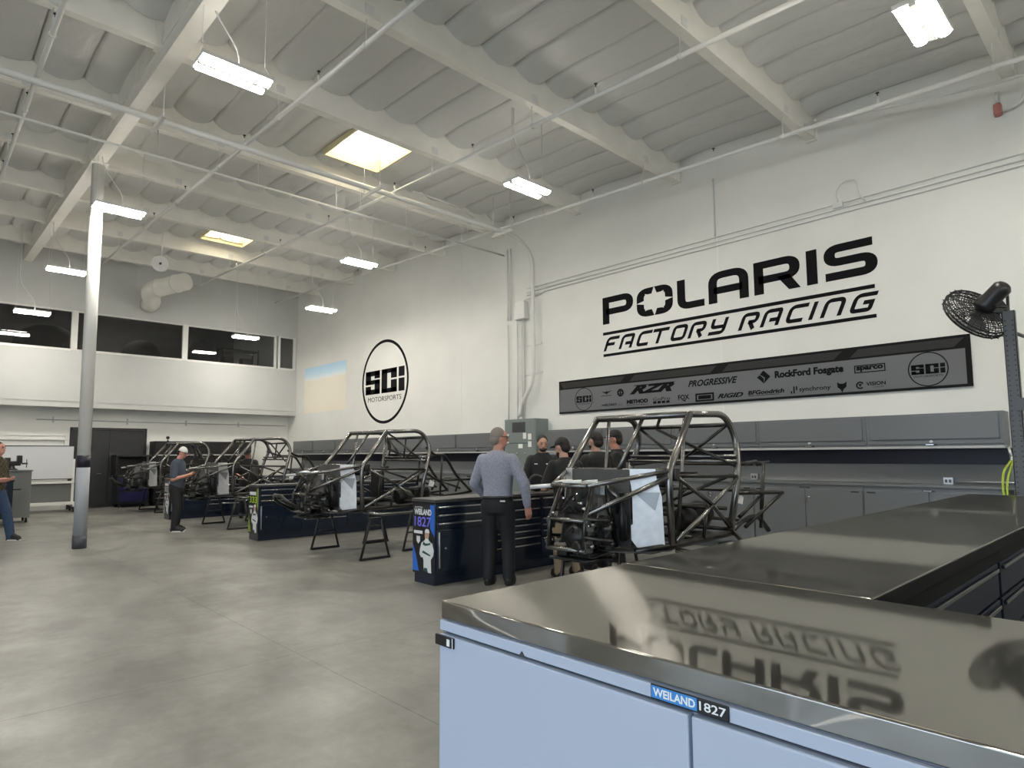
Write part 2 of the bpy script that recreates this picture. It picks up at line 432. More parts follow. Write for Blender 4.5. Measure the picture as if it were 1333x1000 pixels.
# skylights
for i, (a, b, c, d) in enumerate(SKY):
    z0, z1 = zb((a + b) / 2) + 0.36, zb((a + b) / 2) + 0.68
    m = MB(); t = 0.03
    m.box(a - t, c - t, z0, a, d + t, z1); m.box(b, c - t, z0, b + t, d + t, z1); m.box(a, c - t, z0, b, c, z1); m.box(a, d, z0, b, d + t, z1)
    w = struct(m.build('window_%d' % (5 + i), mat('well_cream', (0.74, 0.66, 0.42), 0.6)))
    m = MB(); m.box(a, c, z1 - 0.06, b, d, z1 - 0.03); m.build('skylight_lens', LENS, w)
# door of the back wall
m = MB(); m.box(XB, 3.42, 0, XB + 0.05, 3.47, 2.36); m.box(XB, 5.40, 0, XB + 0.05, 5.45, 2.36); m.box(XB, 3.42, 2.33, XB + 0.05, 5.45, 2.38)
d = struct(m.build('door_1', DOORB))
for y0, y1 in ((3.475, 4.432), (4.438, 5.395)):
    m = MB(); m.box(XB + 0.005, y0, 0.01, XB + 0.04, y1, 2.325, 0.004); lf = m.build('door_leaf', DOORB, d)
    if y0 < 4:
        m = MB(); m.lathe([(0.025, 0), (0.025, 0.012), (0.008, 0.014), (0.008, 0.05)], (XB + 0.04, 4.25, 1.0), (1, 0, 0)); m.box(XB + 0.08, 4.13, 0.99, XB + 0.10, 4.26, 1.015, 0.004); m.build('lever_handle', CHROME, lf)
        m = MB(); m.lathe([(0.02, 0), (0.02, 0.03), (0.01, 0.032)], (XB + 0.04, 3.98, 1.71), (1, 0, 0)); m.build('deadbolt', BLACKM, lf)
m = MB(); m.box(XB, -5, 2.0, XB + 0.06, 3.40, 2.05); m.box(XB, -5, 2.12, XB + 0.03, 3.40, 2.15); m.box(XB, 3.3, 0, XB + 0.05, 3.40, 2.15); trim(m, STEELW)
# ------------------------------------------------------------------ column and things on the ceiling
t = thing('steel_column', 'round white steel column with black band and grey painted foot', 'column', (-12.51, 2.14, 0))
m = MB(); m.lathe([(0.098, 1.53), (0.098, 6.56)], n=28); m.build('shaft', STEELW, t)
m = MB(); m.lathe([(0.1, 1.33), (0.1, 1.53)], n=28); tag(m.build('band', mat('band_navy', (0.008, 0.008, 0.02), 0.4), t), 'black painted band')
m = MB(); m.lathe([(0.099, 0.21), (0.099, 1.33)], n=28); tag(m.build('lower_sleeve', mat('sleeve_grey', (0.33, 0.35, 0.38), 0.45), t), 'grey painted lower sleeve')
m = MB(); m.lathe([(0.104, 0.0), (0.104, 0.21)], n=28); tag(m.build('foot', mat('foot_grey', (0.06, 0.065, 0.075), 0.5), t), 'dark grey painted foot')
m = MB(); m.box(-0.16, -0.13, 6.56, 0.16, 0.13, 6.585); m.build('cap_plate', BEAM, t)

# luminaires
def luminaire():
    t = thing('high_bay_light', 'x', 'ceiling light', (0, 0, 0), 'high bay lights')
    m = MB(); m.box(-0.165, -0.375, 0.03, 0.165, 0.375, 0.075, 0.008); m.box(-0.03, -0.375, 0.0, 0.03, 0.375, 0.03)
    for y in (-0.38, 0.365): m.box(-0.168, y, 0.028, 0.168, y + 0.015, 0.078)
    m.build('housing', STEELW, t)
    for s in (-1, 1):
        m = MB(); m.prism([(s * 0.1 + 0.06 * math.cos(a * PI / 8), 0.03 - 0.045 * math.sin(a * PI / 8)) for a in range(9)], lambda u, v, w: (u, -0.36 + w, v), 0.72); m.build('lens', LED, t)
    m = MB(); m.box(-0.06, -0.33, 0.0755, 0.06, 0.33, 0.080); m.build('uplight_fill', UPL, t)  # added glowing strip on the housing top, lifts the ceiling
    m = MB(); m.box(-0.02, -0.02, -0.03, 0.02, 0.02, 0.001, 0.004); m.build('sensor', STEELW, t)
    return t
lum0 = luminaire()
LUMS = [(-6.85, 2.4, 5.68, 'ceiling light near the top left, hanging right of the girder with a white cord'),
        (-6.78, 6.95, 5.68, 'twin tube light hanging in mid ceiling, right of the nearer skylight'),
        (-12.1, 2.4, 5.68, 'glowing light seen just against the white column near its top'),
        (-16.9, 2.38, 5.68, 'glowing light just left of the white column, above the windows'),
        (-12.0, 7.0, 5.68, 'light on a long white cord, above and left of the round wall emblem'),
        (-15.3, 7.80, 5.35, 'small light hanging near the corner of the windowed wall and lettered wall'),
        (-1.45, 7.05, 5.68, 'large bright twin tube light at the top right of the photo'),
        (-19.75, 2.10, 5.17, 'light hanging before the leftmost mezzanine window'),
        (-19.75, 7.53, 5.19, 'light hanging before the third mezzanine window from the left'),
        (3.6, 2.4, 5.68, 'light hanging behind the photographer'),
        (3.6, 7.0, 5.68, 'light by the lettered wall behind the photographer'), (-6.8, -3.0, 5.68, 'light left of the photographer'), (-1.45, -3.0, 5.68, 'light behind the photographer near the open doors'), (-12, -3.0, 5.68, 'light far left beyond the girder')]
for i, (x, y, z, lab) in enumerate(LUMS):
    o = lum0 if i == 0 else copy_tree(lum0)
    o.location = (x, y, z); o['label'] = lab
    top = zb(x) + (0.45 if i not in (1,) else 0.45)
    m = MB()
    for s in (-1, 1):
        m.tube([(0.15, s * 0.34, 0.07), (0, s * 0.34, 0.25)], 0.0025, 5); m.tube([(-0.15, s * 0.34, 0.07), (0, s * 0.34, 0.25)], 0.0025, 5)
        m.tube([(0, s * 0.34, 0.25), (0, s * 0.34, top - z)], 0.004, 5)
    m.build('suspension_wire', STEELW, o)
    m = MB(); m.tube(rounded([(0, 0.05, 0.07), (0, 0.05, 0.30), (-0.02, -0.28, 0.75), (0.0, -0.30, top - z)], 0.2, 5), 0.009, 7); m.build('power_cord', STEELW, o)

# unseen fill lamp added to brighten the mezzanine interior
t = thing('mezzanine_fill_light', 'added unseen fill light inside the dark mezzanine room', 'ceiling light', (-25, 5, 6.9))
m = MB(); m.box(-.1, -.6, .02, .1, .6, .08, .01); m.build('housing', STEELW, t)
m = MB(); m.box(-.08, -.58, 0, .08, .58, .02); m.build('lens', mat('fill_lens', (1, .95, .88), .4, emit=45.0), t)
m = MB(); m.tube([(0, 0, .08), (0, 0, .3)], .02, 8); m.build('stem', STEELW, t)
# sprinkler mains and other overhead pipes
def head(parent, x, y, z):
    x, y, z = V((x, y, z)) - parent.location
    m = MB(); m.lathe([(0.016, 0), (0.016, 0.09), (0.011, 0.095), (0.011, 0.10)], (x, y, z), n=8); h = m.build('sprinkler_stem', STEELW, parent)
    m = MB(); m.lathe([(0.013, 0.10), (0.007, 0.11), (0.007, 0.135), (0.022, 0.14), (0.022, 0.148)], (x, y, z), n=10); tag(m.build('sprinkler_head', BLACKM, h), 'black sprinkler head')
def run(y, lab, x0, x1, heads, off=-0.30, r=0.03):
    t = thing('sprinkler_pipe', lab, 'pipe', (x0, y, zb(x0) + off), 'sprinkler pipes under the roof')
    m = MB(); m.tube([(x0, y, zb(x0) + off), (x1, y, zb(x1) + off)], r, 10)
    x = x0
    m.build('pipe', STEELW, t, True)
    for x in heads: head(t, x, y, zb(x) + off + r * 0.8)
    for b in BX:
        if min(x0, x1) < b < max(x0, x1):
            m = MB(); z = zb(b) + off
            m.tube([(b, y, z), (b, y, zb(b) + 0.02)], 0.006, 6); m.lathe([(r + 0.008, -0.02), (r + 0.008, 0.02)], (b, y, z), (1, 0, 0), 12); m.box(b - 0.066, y - 0.07, zb(b) + 0.02, b + 0.075, y + 0.07, zb(b) + 0.16) if False else m.box(b + 0.065, y - 0.06, zb(b) + 0.03, b + 0.072, y + 0.06, zb(b) + 0.14)
            m.build('pipe_hanger', STEELW, t, True)
run(0.92, 'sprinkler pipe left of the girder, at the upper left edge', 2, -20.5, (-8.2, -10.5, -12.2, -13.6))
run(3.55, 'sprinkler pipe passing the top left light, right of the girder', 2, -21.0, (-4.9, -7.15, -9.6, -12.5, -14.6))
run(6.25, 'long sprinkler pipe crossing mid ceiling over the twin tube light', 2, -21.0, (-4.85, -7.3, -9.5, -12.0, -14.4, -17.2))
run(9.0, 'sprinkler pipe running closest along the lettered wall', 2, -21.0, (-2.4, -4.7, -7.1, -9.2, -12.3, -15.5))
t = thing('feed_pipe', 'thick white main pipe crossing the ceiling on strut hangers and turning down to wall', 'pipe', (-9.5, -6, 6.22))
m = MB(); m.bent([(-9.5, -6.9, 6.22), (-9.5, 9.35, 6.22), (-9.62, 9.98, 5.95), (-9.62, 9.98, 3.1), (-10.0, 9.95, 2.6), (-10.0, 9.9, 2.34)], 0.045, 0.35, 12); m.build('pipe', STEELW, t, True)
for y in (2.3, 5.75, 8.9):
    m = MB(); m.box(-9.75, y - 0.025, 6.12, -9.15, y + 0.025, 6.165); m.tube([(-9.72, y, 6.12), (-9.72, y, 7.0)], 0.007, 6); m.tube([(-9.2, y, 6.12), (-9.2, y, 7.0)], 0.007, 6); m.build('strut_hanger', STEELW, t, True)
t = thing('air_line', 'thin white pipe on drop rods crossing the ceiling beyond the thick main', 'pipe', (-10.65, -6, 6.2))
m = MB(); m.tube([(-10.65, -6.9, 6.2), (-10.65, YW - 0.01, 6.2)], 0.02, 8); m.build('pipe', STEELW, t, True)
for y in (0.5, 2.6, 4.2, 5.7, 7.3, 8.8):
    m = MB(); m.tube([(-10.65, y, 6.2), (-10.68, y, 6.66)], 0.009, 6); m.build('drop_rod', STEELW, t, True)
t = thing('fire_pipe', 'second thin white pipe beside the lettered wall at the upper right', 'pipe', (-1.25, 9.8, 6.05))
m = MB(); m.tube([(-3.55, 9.62, 6.42), (-1.3, 9.62, 6.05), (0.5, 9.62, 5.98)], 0.022, 8); m.build('pipe', STEELW, t, True)
o = MB(); o.bent([(-9.05, 6.35, 6.2), (-9.05, 7.3, 6.2), (-9.3, 8.0, 6.2)], 0.01, 0.2); tag(o.build('conduit', STEELW), 'short slanting white conduit beside the sprinkler pipe in mid ceiling', 'conduit')
# air duct and round speaker before the mezzanine windows
t = thing('air_duct', 'fat white round air duct with elbow high before the windowed wall', 'duct', (-20.6, 5.0, 6.5))
m = MB(); m.tube(rounded([(-19.3, 5.6, 6.55), (-20.55, 4.95, 6.42), (-20.95, 5.15, 6.2), (-21.56, 5.2, 6.2)], 0.35, 6), 0.25, 18); m.build('duct_body', BEAM, t, True)
m = MB(); m.lathe([(0.27, -0.02), (0.27, 0.02)], (-20.2, 5.13, 6.46), (-1.25, -0.65, -0.13), 18); m.lathe([(0.27, -0.02), (0.27, 0.02)], (-19.6, 5.44, 6.52), (-1.25, -0.65, -0.13), 18); m.build('duct_band', BEAM, t, True)
t = thing('hanging_speaker', 'white round speaker disc hanging below the far skylight', 'speaker', (-15.9, 4.0, 5.9))
m = MB(); m.lathe([(0.06, -0.12), (0.15, -0.05), (0.19, 0.0), (0.19, 0.02), (0.175, 0.03)], (-15.9, 4.05, 5.98), (0.85, -0.5, -0.2), 24); m.build('speaker_body', STEELW, t, True)
m = MB(); m.lathe([(0.03, 0.03), (0.015, 0.036)], (-15.9, 4.05, 5.98), (0.85, -0.5, -0.2), 12); tag(m.build('emblem_cap', BLACKM, t, True), 'black centre cap')
m = MB(); m.tube([(-15.95, 4.08, 6.1), (-15.95, 4.08, 7.36)], 0.012, 6); m.build('drop_pipe', STEELW, t, True)
# ------------------------------------------------------------------ lettering and banner on the right wall
def wallp(x0=0.0, z0=0.0, e=0.0, sh=0.0, base=YW):
    return lambda u, v, w: (x0 + u + sh * v, base - e - w, z0 + v)
D = 0.004
t = thing('wall_lettering', 'huge black word mark painted on white wall above ruled second line', 'wall lettering', (-5.3, YW, 3.45))
K = 0.77
def big(x, paths, extra=()):
    m = MB()
    for pts, rb, cl in paths:
        q = stroke(r2([(a * K, b) for a, b in pts], rb, cl), 0.123, cl)
        quads(m, [[(u / K, v) for u, v in p] for p in q], wallp(x, 4.088), D)
    for p in extra: m.prism(p, wallp(x, 4.088), D)
    return m
h = 0.545; tp = 0.4835
L = [('letter_p', big(-7.776, [([(.08, 0), (.08, tp), (.655, tp), (.655, .245), (.08, .245)], [0, 0, .13, .13, 0], False)])),
     ('letter_o', big(-6.958, [([(.08, .0615), (.705, .0615), (.705, tp), (.08, tp)], .13, True)])),
     ('letter_l', big(-6.08, [([(.08, h), (.08, .0615), (.533, .0615)], [0, .12, 0], False)])),
     ('letter_a', big(-5.466, [([(.08, 0), (.08, tp), (.644, tp), (.644, 0)], [0, .15, .15, 0], False), ([(.1, .215), (.62, .215)], 0, False)])),
     ('letter_r', big(-4.649, [([(.08, 0), (.08, tp), (.662, tp), (.662, .235), (.08, .235)], [0, 0, .13, .13, 0], False)], [[(.38, .24), (.575, .25), (.745, 0), (.565, 0)]])),
     ('letter_i', big(-3.81, [([(.082, 0), (.082, h)], 0, False)])),
     ('letter_s', big(-3.554, [([(.68, tp), (.085, tp), (.085, .273), (.655, .273), (.655, .0615), (.02, .0615)], [0, .12, .12, .12, .12, 0], False)]))]
for n, mb in L: mb.build(n, BLACK, t, True)
m = MB(); cx, cz = -6.566, 4.36; pts = []
q4 = [(0, .28), (.065, .125), (.205, .165), (.16, .05)]
for sx_, sz_, rv in ((1, 1, 0), (1, -1, 1), (-1, -1, 0), (-1, 1, 1)):
    q = q4 + [(.395, 0)]
    q = q[::-1] if rv else q
    pts += [(sx_ * u, sz_ * v) for u, v in q[:-1]]
for i in range(16):
    m.prism([(0, 0), pts[i], pts[(i + 1) % 16]], wallp(cx, cz, D), 0.003)
tag(m.build('letter_star', WHITE, t, True), 'white eight pointed star inside the letter O')
for z0, z1 in ((3.868, 3.926), (3.434, 3.488)):
    m = MB(); m.box(-7.779, YW - D, z0, -2.874, YW, z1); m.build('ruled_line', BLACK, t, True)
g = .245; a_ = .025; Wd = .265
G = {'f': [([(a_, 0), (a_, g), (.29, g)], [0, .07, 0]), ([(a_, .13), (.215, .13)], 0)],
     'a': [([(a_, 0), (a_, g), (Wd, g), (Wd, 0)], [0, .07, .03, 0]), ([(.12, .1), (Wd, .1)], 0)],
     'c': [([(.285, g), (a_, g), (a_, a_), (.26, a_)], [0, .08, .06, 0])],
     't': [([(-.13, g), (.21, g)], 0), ([(.03, 0), (.03, g)], 0)],
     'o': [([(a_, a_), (Wd, a_), (Wd, g), (a_, g)], .06)],
     'r': [([(a_, 0), (a_, g), (Wd, g), (Wd, .12), (.13, .12)], [0, .06, .06, .06, 0]), ([(.15, .13), (.25, 0)], 0)],
     'y': [([(.03, .27), (.03, .125), (Wd, .125)], [0, .06, 0]), ([(Wd, .27), (Wd, a_), (0, a_)], [0, .06, 0])],
     'i': [([(a_, 0), (a_, .27)], 0)],
     'n': [([(a_, 0), (a_, g), (Wd, g), (Wd, 0)], [0, .07, .07, 0])],
     'g': [([(.30, g), (a_, g), (a_, a_), (Wd, a_), (Wd, .135), (.15, .135)], [0, .08, .05, .03, 0, 0])]}
for ch, x in zip('factoryracing', (-7.77, -7.405, -7.01, -6.57, -6.265, -5.90, -5.51, -4.955, -4.582, -4.18, -3.818, -3.645, -3.24)):
    m = MB()
    for pts, rb in G[ch]:
        cl = ch == 'o'
        quads(m, stroke(r2(pts, rb, cl), .06, cl), wallp(x, 3.545, 0, .42), D)
    m.build('letter_' + ch, BLACK, t, True)

SCI = [(0, .33, .30, .70), (0, .55, .79, .70), (.50, .47, .79, .70), (0, .30, .79, .43), (.50, 0, .79, .43), (0, 0, .79, .15), (0, 0, .30, .25),
       (.88, 0, 1.18, .70), (.88, .57, 1.68, .70), (.88, 0, 1.68, .13), (1.38, .41, 1.68, .70), (1.38, 0, 1.68, .36), (1.77, .42, 2.06, .70), (1.77, 0, 2.06, .37)]
def emblem(parent, mt, cx, cz, R, w, e=0.0, txt=True):
    k = R / 1.235; d = 0.004 * max(k, .3)
    m = MB(); quads(m, stroke(circle(cx, cz, R - w / 2), w, True), wallp(0, 0, e), d); m.build('ring', mt, parent, True)
    m = MB()
    for a, b, c, f in SCI: m.prism([(cx + (a - 1.03) * k, cz + (b - .34) * k), (cx + (c - 1.03) * k, cz + (b - .34) * k), (cx + (c - 1.03) * k, cz + (f - .34) * k), (cx + (a - 1.03) * k, cz + (f - .34) * k)], wallp(0, 0, e), d)
    m.build('block_letters', mt, parent, True)
    if txt:
        m = MB(); text(m, 'MOTORSPORTS', wallp(0, 0, e + d), cx - .88 * k, cz - .57 * k, cx + .88 * k, cz - .43 * k); m.build('small_lettering', mt, parent, True)
t = thing('wall_emblem', 'big black ringed emblem with block letters on white wall', 'emblem', (-15.8, YW, 3.66))
emblem(t, BLACK, -15.8, 3.66, 1.24, 0.085)

BGREY = mat('banner_grey', (0.15, 0.154, 0.162), 0.7, spec=.2); BFR = mat('banner_black', (0.010, 0.010, 0.010), 0.7, spec=.15); BST = mat('banner_strip', (0.035, 0.035, 0.034), 0.7, spec=.2)
LG = mat('banner_ink', (0.009, 0.009, 0.010), 0.8, spec=.1)
t = thing('sponsor_banner', 'long grey banner of black logos in black frame under wall lettering', 'banner', (-5.38, YW, 2.7))
m = MB(); m.box(-8.955, YW - 0.03, 2.35, -1.80, YW - 0.0035, 3.038); m.build('backing', BFR, t, True)
m = MB(); m.box(-8.93, YW - 0.034, 2.385, -1.86, YW - 0.03, 2.855); tag(m.build('logo_panel', BGREY, t, True), 'grey logo panel')
m = MB()
xs = [-8.93, -7.25, -5.35, -3.35, -1.86]
for a, b in zip(xs, xs[1:]): m.prism([(a + .1, 2.885), (b - .12, 2.885), (b, 3.0), (a + .02 if a < -8.9 else a + .22, 3.0)], wallp(0, 0, 0.03), 0.004)
tag(m.build('top_strip', BST, t, True), 'dark upper strip with slanted breaks')
BE = 0.034
emblem(t, LG, -8.28, 2.62, 0.235, 0.012, BE, True); emblem(t, LG, -2.285, 2.62, 0.235, 0.014, BE, True)
def logo(fn, lab=None):
    m = MB(); fn(m); o = m.build('logo', LG, t, True)
    if lab: tag(o, lab)
F = wallp(0, 0, BE); d_ = 0.003
def bl(m, a, b, c, f, sh=0): m.prism([(a, b), (c, b), (c + sh, f), (a + sh, f)], F, d_)
def tx(m, s, a, b, c, f, bold=.02, sh=0): text(m, s, F, a, b, c, f, d_, bold, sh)
def wings(m):
    m.prism([(-7.83, 2.745), (-7.72, 2.72), (-7.72, 2.69)], F, d_); m.prism([(-7.57, 2.75), (-7.68, 2.72), (-7.68, 2.69)], F, d_); m.prism([(-7.73, 2.735), (-7.67, 2.735), (-7.70, 2.665)], F, d_); bl(m, -7.83, 2.645, -7.58, 2.655)
def ball(m):
    quads(m, stroke(circle(-7.365, 2.685, .06, 24), .03, True), F, d_); bl(m, -7.44, 2.70, -7.29, 2.715); bl(m, -7.43, 2.66, -7.28, 2.675); bl(m, -7.375, 2.64, -7.355, 2.76)
def rzr(m):
    bl(m, -7.06, 2.785, -6.20, 2.80, .05)
    tx(m, 'RZR', -7.15, 2.63, -6.17, 2.80, .06, .5)
def gopro(m):
    tx(m, 'GoPro', -6.63, 2.475, -6.27, 2.535, .0)
    for i in range(4): bl(m, -6.63 + .092 * i, 2.42, -6.56 + .092 * i, 2.465)
def fox(m): tx(m, 'FOX', -6.11, 2.455, -5.88, 2.545, .03, -.1); m.prism([(-6.04, 2.45), (-5.95, 2.45), (-5.97, 2.42)], F, d_)
def boxed(m):
    quads(m, stroke([(-5.75, 2.415), (-5.43, 2.415), (-5.43, 2.53), (-5.75, 2.53)], .03, True), F, d_); tx(m, 'Optima', -5.71, 2.445, -5.47, 2.505, .02) if False else bl(m, -5.71, 2.44, -5.47, 2.505)
def diamond(m):
    m.prism([(-4.65, 2.725), (-4.54, 2.62), (-4.54, 2.70), (-4.60, 2.76)], F, d_); m.prism([(-4.60, 2.77), (-4.52, 2.71), (-4.54, 2.62), (-4.43, 2.725), (-4.54, 2.83)], F, d_)
def rock(m): tx(m, 'RockFord Fosgate', -4.36, 2.655, -3.34, 2.80, .05)
def syn(m):
    for i, (a, b) in enumerate(((2.42, 2.46), (2.42, 2.53), (2.47, 2.53))): bl(m, -4.12 + .04 * i, a, -4.10 + .04 * i, b)
    tx(m, 'synchrony', -3.99, 2.425, -3.53, 2.515, .015)
def foxh(m): m.prism([(-3.44, 2.54), (-3.40, 2.515), (-3.35, 2.515), (-3.31, 2.54), (-3.315, 2.465), (-3.355, 2.43), (-3.375, 2.38), (-3.395, 2.43), (-3.435, 2.465)], F, d_)
def vis(m):
    quads(m, stroke(circle(-3.13, 2.47, .045, 24)[2:-2], .02), F, d_); m.prism([(-3.155, 2.49), (-3.105, 2.49), (-3.13, 2.445)], F, d_)
    tx(m, 'VISION', -3.05, 2.455, -2.80, 2.51, .03); tx(m, 'CANOPY', -2.97, 2.42, -2.82, 2.44, .0)
def spar(m):
    quads(m, stroke([(-3.19, 2.655), (-2.80, 2.655), (-2.80, 2.755), (-3.19, 2.755)], .014, True), F, d_); tx(m, 'sparco', -3.17, 2.665, -2.82, 2.745, .05)
for fn in (wings, ball, rzr, gopro, fox, boxed, diamond, rock, syn, foxh, vis, spar): logo(fn)
logo(lambda m: (tx(m, 'ROXO', -7.76, 2.44, -7.46, 2.49, .04, .3), tx(m, '.COM', -7.44, 2.44, -7.34, 2.46, .0), bl(m, -7.83, 2.455, -7.77, 2.475, .02)))
logo(lambda m: (tx(m, 'METHOD', -7.22, 2.455, -6.74, 2.53, .065), tx(m, 'RACE WHEELS', -7.21, 2.42, -6.75, 2.44, .0)))
logo(lambda m: tx(m, 'PROGRESSIVE', -5.90, 2.67, -4.98, 2.785, .03, .35))
logo(lambda m: tx(m, 'RIGID', -5.35, 2.43, -4.89, 2.51, .04, .4))
logo(lambda m: (tx(m, 'BFGoodrich', -4.81, 2.45, -4.22, 2.52, .04, .15), bl(m, -4.81, 2.43, -4.30, 2.438)))

# sky view taken for a reflection, painted on the wall as a flat gradient
sp = bpy.data.materials.new('painted_sky_reflection'); sp.use_nodes = True; nt = sp.node_tree; b = nt.nodes['Principled BSDF']
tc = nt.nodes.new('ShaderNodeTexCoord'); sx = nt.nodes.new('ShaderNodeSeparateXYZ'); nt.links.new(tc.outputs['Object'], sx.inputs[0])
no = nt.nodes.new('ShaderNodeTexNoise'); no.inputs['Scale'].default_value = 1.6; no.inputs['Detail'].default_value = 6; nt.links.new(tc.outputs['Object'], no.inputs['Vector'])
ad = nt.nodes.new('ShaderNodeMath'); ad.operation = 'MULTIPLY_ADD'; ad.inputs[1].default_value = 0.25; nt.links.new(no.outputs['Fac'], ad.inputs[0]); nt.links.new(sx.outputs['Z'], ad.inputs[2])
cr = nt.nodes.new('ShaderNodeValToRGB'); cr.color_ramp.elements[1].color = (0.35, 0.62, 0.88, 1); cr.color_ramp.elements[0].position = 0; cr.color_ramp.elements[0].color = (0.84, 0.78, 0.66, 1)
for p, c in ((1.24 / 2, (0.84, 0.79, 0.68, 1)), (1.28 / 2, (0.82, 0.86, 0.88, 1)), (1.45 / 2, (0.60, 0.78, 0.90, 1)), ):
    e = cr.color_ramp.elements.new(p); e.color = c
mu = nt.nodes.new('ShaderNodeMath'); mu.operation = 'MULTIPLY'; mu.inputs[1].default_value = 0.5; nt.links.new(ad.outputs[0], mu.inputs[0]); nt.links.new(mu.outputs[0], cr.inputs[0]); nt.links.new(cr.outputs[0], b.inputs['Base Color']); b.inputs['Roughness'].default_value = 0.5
m = MB(); m.box(-1.45, -0.004, 0, 1.45, 0, 1.58); o = m.build('painted_sky_reflection', sp); o.location = (-19.48, YW - 0.0035, 2.975)
tag(o, 'pale painted reflection of blue sky over tan land on white wall left of ringed emblem', 'wall print')

# ------------------------------------------------------------------ cabinets along the right wall
def fpan(m, x0, z0, x1, z1, y, dpt=0.018, bev=0.004): m.box(x0, y - dpt, z0, x1, y, z1, bev)
ORD = ['first', 'second', 'third', 'fourth', 'fifth', 'sixth', 'seventh']
def badge(par, x, z, y):
    m = MB(); m.box(x - .07, y - .022, z - .009, x + .07, y - .018, z + .009); bd = tag(m.build('badge', BLACKM, par, True), 'small black badge')
    m = MB(); m.box(x - .06, y - .024, z - .005, x + .03, y - .0225, z + .005); o = m.build('badge_lettering', CHROME, bd); o.data.transform(Matrix.Translation(-par.location))
def wall_cab(x0, x1, lab, grp):
    yf = YW - .35
    t = thing('wall_cabinet', lab, 'wall cabinet', ((x0 + x1) / 2, YW, 1.56), grp)
    m = MB(); m.box(x0 + .002, yf, 1.575, x1 - .002, YW - .002, 2.0); m.build('body', GREY, t, True)
    m = MB(); fpan(m, x0 + .045, 1.665, x1 - .045, 1.975, yf, .02, .006); d = m.build('flip_up_door', GREY, t, True)
    m = MB(); m.box(x0 + .01, yf - .015, 1.60, x1 - .01, yf, 1.645, .004); m.build('lower_rail', GREY, t, True)
    m = MB(); m.lathe([(.022, 0), (.022, .006), (.012, .008)], ((x0 + x1) / 2, yf - .016, 1.632), (0, -1, 0), 12); m.build('lock', GALV, t, True)
    badge(t, (x0 + x1) / 2, 1.595, yf)
    m = MB(); m.box(x0 + .002, yf - .012, 1.545, x1 - .002, YW - .002, 1.575); tag(m.build('light_rail', mat('rail_pale', (.45, .45, .44), .4), t, True), 'pale bottom light rail')
x = -1.47; names = ['wall cabinet at the right end of the row, beside the rack post', 'second wall cabinet from the right end of the row', 'third wall cabinet from the right, behind the nearest cage', 'fourth wall cabinet from the right, behind the nearest cage top', 'wall cabinet just right of the tall electrical panel, behind capped men']
for i in range(5):
    wall_cab(x - 1.52, x, names[i], 'wall cabinets right of the electrical panel'); x -= 1.52
x = -10.5; names = ['wall cabinet just left of the tall electrical panel', 'second wall cabinet left of the electrical panel', 'third wall cabinet left of the panel, behind the second cage', 'fourth wall cabinet left of the panel, behind the second cage front', 'fifth wall cabinet left of the panel, near the third cage', 'sixth wall cabinet left of the panel, behind the third cage', 'last wall cabinet of the left row, by the far corner']
for i in range(7):
    wall_cab(x - 1.5, x, names[i], 'wall cabinets left of the electrical panel'); x -= 1.5
def base_cab(x0, x1, lab, grp):
    yf = YW - .6
    t = thing('base_cabinet', lab, 'base cabinet', ((x0 + x1) / 2, YW - .3, 0), grp)
    m = MB(); m.box(x0 + .002, yf, .1, x1 - .002, YW - .003, 1.045); m.box(x0 + .002, yf + .06, 0.003, x1 - .002, YW - .01, .1); m.build('body', GREY, t, True)
    xm = (x0 + x1) / 2
    for a, b, s in ((x0 + .012, xm - .004, 1), (xm + .004, x1 - .012, -1)):
        m = MB(); fpan(m, a, .12, b, .985, yf); d = m.build('door', GREY, t, True)
        m = MB(); hx = x0 + .10 if s == 1 else x1 - .10; m.box(hx - .05, yf - .024, .955, hx + .05, yf - .0185, .972); k = tag(m.build('finger_pull', BLACKM, d), 'black finger pull'); k.data.transform(Matrix.Translation(-t.location))
    m = MB(); m.lathe([(.018, 0), (.018, .02), (.01, .022)], (xm + .05, yf - .018, .86), (0, -1, 0), 12); m.lathe([(.012, 0), (.012, .02)], (xm + .05, yf - .018, .82), (0, -1, 0), 12); m.build('lock', CHROME, t, True)
    badge(t, xm, 1.005, yf)
x = -1.47; names = ['base cabinet against the wall right behind the steel bench end', 'second base cabinet from the right along the wall', 'third base cabinet from the right, right of the nearest cage', 'fourth base cabinet from the right, behind the nearest cage', 'base cabinet just right of the tall electrical panel']
for i in range(5): base_cab(x - 1.52, x, names[i], 'base cabinets right of the electrical panel'); x -= 1.52
x = -10.5; names = ['base cabinet just left of the tall electrical panel', 'second base cabinet left of the panel', 'third base cabinet left of the panel, behind the second cage', 'fourth base cabinet left of the panel', 'fifth base cabinet left of the panel', 'sixth base cabinet left of the panel, behind the third cage', 'last base cabinet of the left row near the far corner']
for i in range(7): base_cab(x - 1.5, x, names[i], 'base cabinets left of the electrical panel'); x -= 1.5
for x0, x1, lab, lb2, lb3 in ((-9.07, -0.6, 'grey worktop on the base cabinets right of the electrical panel', 'dark navy wall strip right of the electrical panel', 'grey back panel on the worktop right of the electrical panel'), (-21.0, -10.5, 'grey worktop on the base cabinets left of the electrical panel', 'dark navy wall strip left of the electrical panel', 'grey back panel on the worktop left of the electrical panel')):
    m = MB(); m.box(x0, YW - .62, 1.047, x1, YW - .003, 1.08, .005); tag(m.build('worktop', GREY), lab, 'worktop')
    m = MB(); m.box(x0, YW - .02, 1.335, x1, YW - .001, 1.543); tag(m.build('wall_strip', NAVYP), lb2, 'wall strip')
    m = MB(); m.prism([(YW - .10, 1.082), (YW - .09, 1.082), (YW - .003, 1.333), (YW - .013, 1.333)], lambda u, v, w: (x0 + w, u, v), x1 - x0); tag(m.build('back_panel', GREY), lb3, 'back panel')
